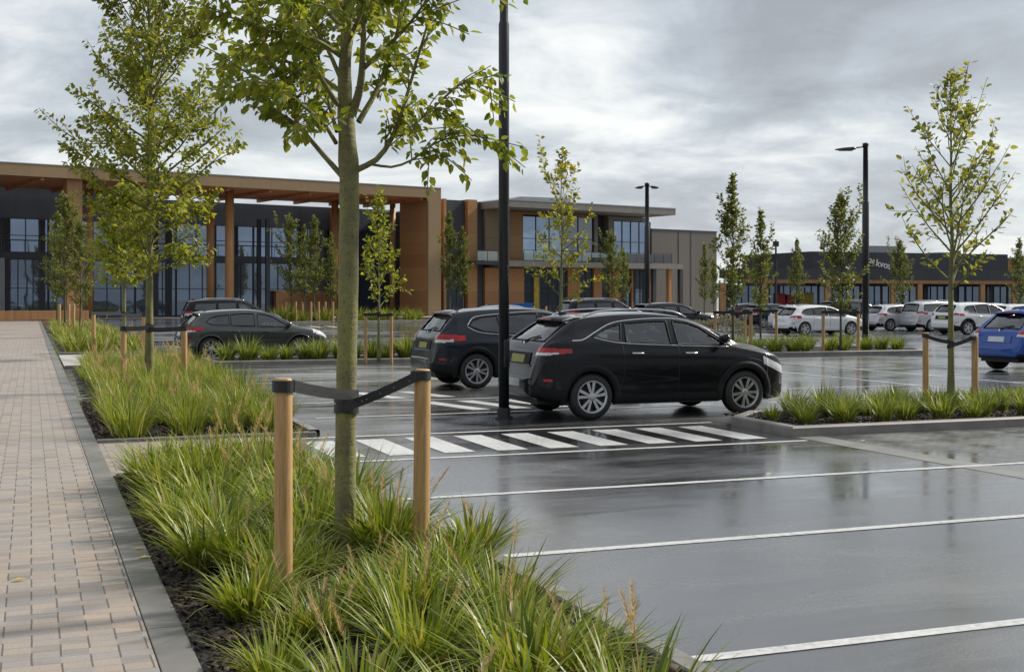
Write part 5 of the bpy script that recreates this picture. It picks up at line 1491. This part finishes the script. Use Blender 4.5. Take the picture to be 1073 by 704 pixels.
    for k in range(ns_):
        for o_ in (-.17, .17):
            a0 = 2 * math.pi * k / ns_ + .3; a1 = a0 + o_ * 1.35
            p0 = (ro * .10 * math.cos(a0 + o_ * 1.5), .010, ro * .10 * math.sin(a0 + o_ * 1.5)); p1 = (ro * .66 * math.cos(a1), .006, ro * .66 * math.sin(a1))
            dx_, dz_ = -math.sin(a1), math.cos(a1)
            w0, w1 = .016, .023
            V = []
            for (p_, w_) in ((p0, w0), (p1, w1)):
                for (e_, yy) in ((-1, .0), (1, .0), (1, .035), (-1, .035)):
                    V.append((p_[0] + e_ * dx_ * w_, p_[1] + yy, p_[2] + e_ * dz_ * w_))
            rm.add(V, [(0, 1, 5, 4), (1, 2, 6, 5), (2, 3, 7, 6), (3, 0, 4, 7), (0, 3, 2, 1), (4, 5, 6, 7)])
    rm.lathe([(.0, -.004), (.035, -.002), (.055, .010), (.060, .05)], 16, 'Y')
    out['rim'] = mesh_from("rim", rm.V, rm.F, M['alloy'])
    dk = MB().lathe([(0, .075), (ro * .62, .075), (ro * .66, .12)], 28, 'Y', cap=False); dk.lathe([(0.0, .055), (ro * .42, .055), (ro * .42, .07)], 28, 'Y')
    out['disc'] = mesh_from("wheel_back", dk.V, dk.F, M['wheeldark'])
    out['x'] = x; out['zt'] = zt
    CARMESH[key] = out
    return out

def car(kind, step, paint, loc, label, group=None, rz=0.0, emblem=True, detail=True, plate_low=False, scale=1.0):
    m = car_meshes(kind, step); B = m['B']; W = B['W']
    e = empty("parked_car", (loc[0], loc[1], 0.006), rz, label, "car", group)
    e.scale = (scale, scale, scale)
    def A(name, me, paintit=False, parent=e):
        if me is None: return None
        o = link(name, me, parent)
        if paintit and o.material_slots:
            o.material_slots[0].link = 'OBJECT'; o.material_slots[0].material = M[paint]
        return o
    body = A("body", m['body'], True); [A("lower_cladding", q_) for q_ in m['clad']]; [A("bumper", q_, True) for q_ in m['caps']]
    for me in m['win']: A("side_window", me)
    A("rear_window", m['rearwin']); A("windscreen", m['shield']); [A("window_frame", q_) for q_ in m['frame']]; [A("glass_seal", q_) for q_ in m['frame_r']]
    for me in m['tail']: A("tail_light", me)
    for me in m['rev']: A("reversing_light", me)
    for me in m['head']: A("headlight", me)
    if 'chrome' in m: [A("chrome_trim", q_) for q_ in m['chrome']]
    [A("door_seams", q_) for q_ in m['seams']]
    for me in m['handles']: A("door_handle", me, not B['clad'])
    for me in m['mirrors']: A("wing_mirror", me, True)
    for me in m['arches']: A("wheel_arch", me, not B['clad'])
    A("underbody", m['under']); A("dashboard", m['dash'])
    for me in m['seats']: A("seat", me)
    if 'rails' in m:
        for me in m['rails']: A("roof_rail", me)
    A("spoiler", m['spoiler'], True); A("brake_light", m['brake']); A("antenna", m['fin'], True); A("rear_wiper", m['wiper'])
    A("tailgate_panel", m['recess'], not B['clad']); 
    if B['clad']: A("tailgate_trim", m['lip']); A("skid_plate", m['skid'])
    pl = A("number_plate", m['plate'])
    pl.material_slots[0].link = 'OBJECT'; pl.material_slots[0].material = M['plate_y' if B['clad'] else 'plate']
    if plate_low: A("number_plate", m['lowplate'])
    A("emblem", m['emblem'])
    for me in m['refl']: A("reflector", me)
    for xw in B['wb']:
        for s in (-1, 1):
            we = bpy.data.objects.new("wheel", None); we.empty_display_size = .1; COL.objects.link(we); we.parent = e
            we.location = (xw, s * (W - .015), B['r']); we.rotation_euler = (0, rnd.uniform(0, 6), 0 if s < 0 else math.pi)
            for nm in ('tyre', 'rim', 'disc'):
                link({'tyre': 'tyre', 'rim': 'rim', 'disc': 'wheel_back'}[nm], m[nm], we)
    return e
GC_ = "cars parked in the car park"
car('crossover', .0105, 'p_black', (6.70, 17.42), "glossy black crossover nearest the camera with roof rails and chrome window trim", GC_, plate_low=True)
car('suv', .016, 'p_navy', (7.20, 23.90), "dark navy SUV behind the lamp post with pointed red tail light", GC_)
car('hatch', .024, 'p_grey', (3.95, 37.3), "dark grey hatchback behind the strip of green tufts", GC_, 0.06)
def far_car(kind, paint, px, d, label, rz=0.0, scale=1.0, step=.045):
    x, y = at(px, d)
    return car(kind, step, paint, (x, y), label, GC_, rz, scale=scale)
far_car('mpv', 'p_dark', 190, 60.5, "black SUV with tall rear parked beyond the dark grey hatchback")
far_car('hatch', 'p_lblue', 494, 60.0, "pale blue-grey car just showing its roof over the navy SUV")
far_car('mpv', 'p_dark', 587, 63.0, "black people carrier whose roof shows above the black crossover")
far_car('hatch', 'p_dark', 660, 62.0, "black hatchback whose nose shows right of the black people carrier", 0.0, 1.08)
far_car('hatch', 'p_teal', 780, 76.0, "dark teal car beyond the slender trees of the lamp post island")
far_car('hatch', 'p_dark', 762, 84.0, "black car half hidden behind the dark teal car")
far_car('hatch', 'p_white', 818, 59.8, "white hatchback nearest of the pale cars, left of the lamp post")
far_car('hatch', 'p_silver', 812, 66.0, "silver hatchback peeping out behind the nearest white hatchback")
far_car('mpv', 'p_dark', 862, 80.0, "dark van with black windows behind the lamp post", 0.0, 0.95)
far_car('hatch', 'p_silver', 910, 69.0, "silver hatchback just right of the single-arm lamp post")
far_car('hatch', 'p_white', 932, 70.5, "white hatchback squeezed between the silver hatchback and the silver people carrier")
far_car('mpv', 'p_silver', 951, 68.0, "silver people carrier with dark rear window", 0.0, .93)
far_car('suv', 'p_white', 986, 61.0, "white SUV behind the stakes of the island tree")
far_car('hatch', 'p_white', 1040, 72.0, "white car mostly hidden behind the blue hatchback")
far_car('hatch', 'p_white', 1018, 84.0, "white car far behind the white SUV showing only its roof")
bx, by = at(1062, 29.3)
car('hatch', .020, 'p_blue', (bx + .22, by + .85), "bright blue hatchback cut off by the right picture edge", GC_, 0.0, scale=1.06)

# ------------------------------------------------------------------ buildings
BR = math.atan2(.249, .968)
Bx, By = at(462, 124.0)
e1c = Vector((.816, .578)); e2c = Vector((-.578, .816)); R0 = Vector(((462 - 536.5) / F * 124.0, 124.0))
def lx(px, yl):
    """local x on the facade frame where local depth is yl and the sight line is px; also the camera depth"""
    k = (px - 536.5) / F
    # (R0 + x e1 + yl e2): X = k D
    X0 = R0 + yl * e2c
    x_ = (k * X0.y - X0.x) / (e1c.x - k * e1c.y)
    return x_, X0.y + x_ * e1c.y
def lz(px, py, yl):
    return zat(py, lx(px, yl)[1])
def bpart(e, name, mat, *boxes, parent=None):
    mb = MB()
    for b in boxes: mb.box(*b)
    return mb.build(name, mat, parent or e)
def window(e, x0, x1, y, z0, z1, nx_, nz_, glass, depth=0.12, fw=0.07):
    """glazed bay in the plane y (facing -y): frame with mullions as the part, the pane as its child"""
    mb = MB()
    mb.box(x0, x1, y - .06, y + depth, z1 - fw, z1); mb.box(x0, x1, y - .06, y + depth, z0, z0 + fw)
    for i in range(nx_ + 1):
        c = x0 + (x1 - x0) * i / nx_; c = min(max(c, x0 + fw / 2), x1 - fw / 2)
        mb.box(c - fw / 2, c + fw / 2, y - .058, y + depth - .002, z0 + fw, z1 - fw)
    for k in range(1, nz_):
        c = z0 + (z1 - z0) * k / nz_
        mb.box(x0 + fw, x1 - fw, y - .05, y + depth - .01, c - fw / 2, c + fw / 2)
    f_ = mb.build("window", M['mullion'], e)
    MB().box(x0 + .02, x1 - .02, y + .02, y + .05, z0 + .02, z1 - .02).build("pane", M[glass], f_)
    return f_

# --- entrance pavilion with its deep timber canopy and glazed hall
P = empty("entrance_pavilion", (Bx, By, 0.05), BR, "glazed entrance hall under a deep timber canopy on tall columns", "building")
bpart(P, "fascia", M['fascia'], (-62, 0.02, 0.0, 0.5, 11.55, 12.52))
bpart(P, "canopy_roof", M['roofmetal'], (-62, 0.05, -0.03, 12.5, 12.52, 12.60))
bpart(P, "soffit", M['soffit'], (-62, -.02, 0.5, 12.4, 11.60, 11.80))
sb_ = MB()
for k in range(16):
    sb_.box(-62 + k * 4, -61.7 + k * 4, 0.52, 12.3, 11.30, 11.598)
sb_.build("beams", M['soffit'], P)
bpart(P, "side_wall", M['wood_h'], (-1.40, -0.25, 0.25, 5.6, 0, 11.548))
bpart(P, "end_fin", M['fascia'], (-1.45, 0.0, -0.02, 0.24, 0, 11.547))
for px, yl, r_, sq in ((76, 1.3, .62, True), (93.5, 5.5, .33, False), (220.5, 7.5, .36, False), (240.5, 3.2, .40, False), (351, 9.0, .36, False), (411.5, 8.0, .30, False)):
    xc = lx(px, yl)[0]
    if sq: bpart(P, "column", M['column'], (xc - r_, xc + r_, yl - r_, yl + r_, 0, 11.598))
    else:
        c_ = MB().lathe([(r_, 0), (r_, 11.598)], 20, 'Z', (xc, yl, 0)).build("column", M['column'], P)
        for f_ in c_.data.polygons: f_.use_smooth = len(f_.vertices) == 4
yg = 13.0
bpart(P, "hall_volume", M['navyclad'], (-62, 2.0, yg + .16, 30, 0, 11.2), (-62, lx(150, yg)[0], yg - .04, 30.1, 11.201, 11.8))
bpart(P, "spandrel", M['navyclad'], (-62, 2.0, yg - .05, yg + .159, 8.95, 11.2))
bpart(P, "floor_band", M['mullion'], (-62, 2.0, yg - .12, yg + .158, 5.30, 5.85))
k = 0; xx = -62.0
while xx < -1:
    window(P, xx, xx + 3.96, yg, 5.86, 8.94, 2, 2, 'bglass_hi' if k % 5 != 4 else 'bglass', .14)
    window(P, xx, xx + 3.96, yg, 0.02, 5.28, 3, 2, 'bglass_lo', .14)
    xx += 4.0; k += 1
bpart(P, "balustrade", M['mullion'], *[(-62 + i * 2.0, -61.96 + i * 2.0, yg - .6, yg - .56, 5.85, 6.95) for i in range(31)], (-62, 0, yg - .61, yg - .55, 6.951, 7.0))
bpart(P, "plinth", M['wood'], (-62, lx(92, -.6)[0], -.9, -.3, 0, .75))
bpart(P, "steel_post", M['mullion'], (lx(272, 10)[0] - .18, lx(272, 10)[0] + .18, 10, 10.3, 0, 9.5))
bpart(P, "steel_post", M['mullion'], (lx(281, 9)[0] - .2, lx(281, 9)[0] + .2, 9, 9.3, 0, 9.5))
bpart(P, "timber_panel", M['wood_h'], (lx(347, 12.4)[0], lx(358, 12.4)[0], 12.3, 12.8, 0, 10.9))
bpart(P, "timber_base", M['wood_h'], (lx(288, 12.5)[0], lx(346, 12.5)[0], 12.2, 12.85, 0, 2.5))
bpart(P, "pale_wall", M['roofmetal'], (lx(-2, 12.0)[0] - .2, lx(5, 12.0)[0], 12, 12.9, 0, 5.3))

# --- two-storey shop beside it
S = empty("shop_building", (Bx, By, 0.05), BR, "two-storey shop with timber fins, flat overhanging roof and first-floor balcony", "building")
yf = 2.5
def X(px, yl=yf): return lx(px, yl)[0]
z_eave = 11.55
bpart(S, "core", M['darkclad'], (0.3, X(683, 6) + .0, 6.2, 22, 0, 10.7))
bpart(S, "charcoal_wall", M['darkclad'], (X(461.5), X(487.5), yf + .2, 6.19, 3.9, lz(475, 210, yf)))
window(S, X(465), X(487), yf + .2, 0.02, 3.88, 3, 1, 'bglass_lo')
bpart(S, "timber_fin", M['wood_h'], (X(462.2), X(465), yf - .5, 6.18, 0, lz(463, 209, yf)))
bpart(S, "timber_fin", M['wood_h'], (X(488.6), X(498.4), yf - .3, 6.18, 0, lz(493, 210, yf)))
bpart(S, "charcoal_wall", M['darkclad'], (X(498.5), X(508), yf + .3, 6.18, 0, lz(503, 212, yf)))
bpart(S, "tan_panel", M['tan'], (X(508.1), X(534), yf - .1, 6.18, lz(520, 276, yf), lz(520, 212.5, yf)))
bpart(S, "timber_panel", M['wood_h'], (X(508.1), X(549), yf - .05, 6.17, 0, lz(520, 281, yf)))
bpart(S, "timber_panel", M['wood_h'], (X(534.1), X(547.6), yf - .02, 6.18, lz(540, 276, yf), z_eave - .7))
window(S, X(547.8), X(590), yf + .1, lz(560, 274, yf), lz(560, 227, yf), 3, 2, 'bglass_hi')
window(S, X(590.2), X(622), yf + .1, lz(600, 274, yf), lz(600, 227.5, yf), 2, 2, 'bglass')
bpart(S, "upper_band", M['wood_h'], (X(547.7), X(622), yf, 6.17, lz(580, 227, yf) + .02, z_eave - .7))
bpart(S, "grey_pier", M['slab'], (X(622.2), X(626), yf - .1, 6.17, lz(630, 275, yf), z_eave - .72))
bpart(S, "dark_recess", M['darkclad'], (X(626.1), X(637), yf + .8, 6.16, lz(630, 275, yf), z_eave - .72))
bpart(S, "grey_pier", M['slab'], (X(637.1), X(642.5), yf - .1, 6.17, lz(640, 275, yf), z_eave - .72))
window(S, X(642.7), X(678.5), yf + .0, lz(660, 276, yf), lz(660, 232.5, yf), 4, 2, 'bglass_hi')
bpart(S, "upper_band", M['slab'], (X(642.6), X(680), yf - .04, 6.16, lz(660, 232.5, yf) + .02, z_eave - .73))
bpart(S, "roof_slab", M['slab'], (X(533, -2.2), X(708, -2.2), -2.2, 20, z_eave - .65, z_eave))
bpart(S, "roof_edge", M['roofmetal'], (X(533, -2.2) - .03, X(708, -2.2) + .03, -2.23, 20.1, z_eave + .002, z_eave + .12))
pm = MB(); xa, xb = X(497, 5), X(598, 5)
pm.add([(xa, 5, z_eave - .3), (xb, 5, z_eave + .1), (xb, 16, z_eave + .1), (xa, 16, z_eave - .3), (xa + 6, 5, z_eave + 1.15), (xb, 5, z_eave + 1.25), (xb, 16, z_eave + 1.25), (xa + 6, 16, z_eave + 1.15)],
       [(0, 3, 2, 1), (4, 5, 6, 7), (0, 1, 5, 4), (1, 2, 6, 5), (2, 3, 7, 6), (3, 0, 4, 7)])
pm.build("rooftop_screen", M['roofmetal'], S)
zs_ = lz(600, 277, -.8)
bpart(S, "balcony_slab", M['slab'], (X(533, -.8), X(716, -.8), -.8, 6.0, zs_ - .35, zs_ + .22))
bpart(S, "balcony_slab", M['mullion'], (X(499, -.2), X(533, -.2), -.2, 6.0, zs_ - .2, zs_ + .1))
def rail(x0, x1, y, z):
    n = max(2, int((x1 - x0) / 1.2)); mb = MB()
    for i in range(n + 1):
        c = x0 + (x1 - x0) * i / n; mb.box(c - .025, c + .025, y - .025, y + .025, z, z + 1.1)
    mb.box(x0, x1, y - .03, y + .03, z + 1.1, z + 1.15)
    o = mb.build("balcony_rail", M['mullion'], S)
    MB().box(x0, x1, y - .008, y + .008, z + .08, z + 1.02).build("pane", M['cglass'], o)
rail(X(500, -.1), X(532.5, -.1), -.1, zs_ + .1)
rail(X(677, -.6), X(704, -.6), -.6, zs_ + .22)
rail(X(549, -.6), X(676, -.6), -.6, zs_ + .22)
zt_ = zs_ - .36
for (p0, p1, gl, n_) in ((549.2, 559, 'bglass_lo', 1), (567, 595, 'bglass_lo', 3), (608, 622, 'bglass_lo', 2), (631, 639, 'bglass_lo', 1), (650.5, 662, 'bglass_lo', 2), (663.5, 681, 'bglass_lo', 2)):
    window(S, X(p0), X(p1), yf + .25, 0.02, zt_, n_, 2, gl)
for (p0, p1) in ((595.2, 607.8), (622.2, 630.8), (639.2, 650.3), (662.1, 663.4), (681.1, 684)):
    bpart(S, "timber_pier", M['wood'], (X(p0), X(p1), yf, 6.15, 0, zt_))
dd_ = bpart(S, "shop_door", M['mullion'], (X(559.2), X(566.8), yf + .15, yf + .3, 0, zt_))
bpart(S, "poster", M['yellow'], (X(560.3), X(565.6), yf + .10, yf + .148, .5, zt_ - 1.0), parent=dd_)
for px, mt in ((701, 'wood'), (713, 'darkclad'), (685, 'darkclad')):
    xc = X(px, -.3); bpart(S, "slab_post", M[mt], (xc - .22, xc + .22, -.5, -.06, 0, zs_ - .352))
for i in range(12):
    xc = X(540 + i * 13, -3.5)
    tag(MB().lathe([(.11, 0), (.11, .85), (.07, .95)], 10).build("bollard", M['column'], None, (Bx + xc * math.cos(BR) + 4.5 * math.sin(BR), By + xc * math.sin(BR) - 4.5 * math.cos(BR), .05)), "short timber bollard in front of the two-storey shop", "bollard", "bollards before the two-storey shop")
# --- grey-brown box behind
G_ = empty("warehouse_building", (Bx, By, 0.05), BR, "plain grey-brown clad box building right of the two-storey shop", "building")
ya = 5.0
bpart(G_, "front_wall", M['greyclad'], (X(683, ya), X(751, ya), ya, 30, 0, lz(720, 243, ya)))
bpart(G_, "parapet_cap", M['darkclad'], (X(683, ya) - .05, X(751, ya) + .05, ya - .06, 30.1, lz(720, 243, ya) + .002, lz(720, 243, ya) + .16))
bpart(G_, "panel_joint", M['darkclad'], *[(X(p, ya) - .05, X(p, ya) + .05, ya - .03, ya - .002, 0, lz(720, 243, ya)) for p in (711, 724)])

# --- long dark shop on the right
Lx, Ly = at(950, 118.0)
Q = empty("long_shop", (Lx, Ly, 0.05), 0.0, "long low shop with charcoal sign wall and timber-edged canopy on posts", "building")
def qx(px, yl):
    k = (px - 536.5) / F; X0, D0 = (950 - 536.5) / F * 118.0 - yl * sY, 118.0 + yl * cY
    x_ = (k * D0 - X0) / (cY - k * sY)
    return x_, D0 + x_ * sY
def q(px, yl=0): return qx(px, yl)[0]
xl, xr_ = q(753, 5.2), q(1130)
bpart(Q, "canopy_fascia", M['darkclad'], (xl, xr_, -.3, 3.6, 3.45, 4.42))
bpart(Q, "timber_beam", M['wood'], (xl, xr_, -.25, .1, 3.10, 3.449))
bpart(Q, "upper_wall", M['darkclad'], (q(850, 3.7), q(1056, 3.7), 3.7, 16, 3.0, 6.15))
bpart(Q, "side_wall", M['wood'], (q(1056.2, 3.9), q(1068, 3.9), 3.9, 16, 3.0, 5.6))
bpart(Q, "end_wall", M['greyclad'], (q(1068.2, 4.2), xr_, 4.2, 16, 3.0, 5.9))
bpart(Q, "low_roof", M['darkclad'], (xl, q(849.8, 3.7), 3.61, 5.1, 3.6, 4.35))
bpart(Q, "rear_wall", M['darkclad'], (xl, xr_, 4.6, 5.2, 0, 2.99))
for px in (757, 800, 866, 935, 963, 1028.5, 1062, 1100):
    bpart(Q, "canopy_post", M['column'], (q(px) - .26, q(px) + .26, -.2, .05, 0, 3.099))
pxs = list(range(770, 1120, 22))
for i, p in enumerate(pxs):
    window(Q, q(p, 4.0), q(p + 21.4, 4.0), 4.0, 0.02, 2.95, 3, 1, 'bglass_lo', .12, .06)
# things glimpsed in and before the shop windows
for (px, py, wd, hh, mt, nm, lb) in ((818, 318, .55, 1.0, 'red', "red poster on the long shop window left of its neighbour"), (828, 318, .45, .9, 'red', "smaller red poster on the long shop window"), (846, 316, .9, .8, 'yellow', "wide yellow poster in the long shop window")) if False else ():
    pass
for (px, wd, hh, zc_, mt, lb) in ((818, .55, 1.0, 1.2, 'red', "larger red poster on the long shop window"), (829, .42, .85, 1.25, 'red', "smaller red poster beside the larger one on the long shop window"), (846, .75, .7, 1.6, 'yellow', "yellow poster on the long shop window above the white hatchback")):
    c_ = q(px, 3.8)
    o = bpart(Q, "poster", M[mt], (c_ - wd, c_ + wd, 3.86, 3.90, zc_ - hh, zc_ + hh)); o['label'] = lb
bpart(Q, "rooftop_unit", M['roofmetal'], (q(911, 8), q(941, 8), 8, 10, 6.15, 7.0))
bpart(Q, "rooftop_unit", M['roofmetal'], (q(985, 9), q(1000, 9), 9, 11, 6.15, 6.5))
# white lettering on the sign wall
def letters(txt, px, py, size, rot, dx=0.0):
    cu = bpy.data.curves.new("lettering", 'FONT'); cu.body = txt; cu.size = size; cu.extrude = .04; cu.offset = 0.012
    to = bpy.data.objects.new("lettering", cu); COL.objects.link(to)
    bpy.context.view_layer.update()
    me = bpy.data.meshes.new_from_object(to.evaluated_get(bpy.context.evaluated_depsgraph_get()))
    bpy.data.objects.remove(to)
    me.materials.clear(); me.materials.append(M['sign'])
    o = link("lettering", me, Q)
    xx_, dd = qx(px, 3.6)
    o.location = (xx_, 3.62, zat(py, dd) - .05); o.rotation_euler = (R(90), R(rot), 0)
    return o
letters("2u", 910.5, 275.5, .62, 8)
letters("kvos", 917.5, 278.8, .95, 10)
letters(":.", 932.0, 283.0, 1.0, 35)
# blue box on a trolley near the pale blue car
x_, y_ = at(548, 66)
bb = MB(); bb.cbox(-.40, .40, -.35, .35, .45, 1.46, .06); bb.box(-.43, .43, -.38, .38, 1.461, 1.52)
tag(bb.build("blue_bin", M['bluebox'], None, (x_, y_, 0)), "bright blue bin whose top shows between the navy SUV and the crossover", "bin")
bb_ = bpy.data.objects["blue_bin"]
for sx_ in (-.3, .3):
    MB().lathe([(.0, -.05), (.16, -.05), (.16, .05), (0, .05)], 12, 'Y', (sx_, -.28, .16)).build("wheel", M['tyre'], bb_)
    MB().box(sx_ - .05, sx_ + .05, -.3, .3, .16, .46).build("leg", M['mullion'], bb_)
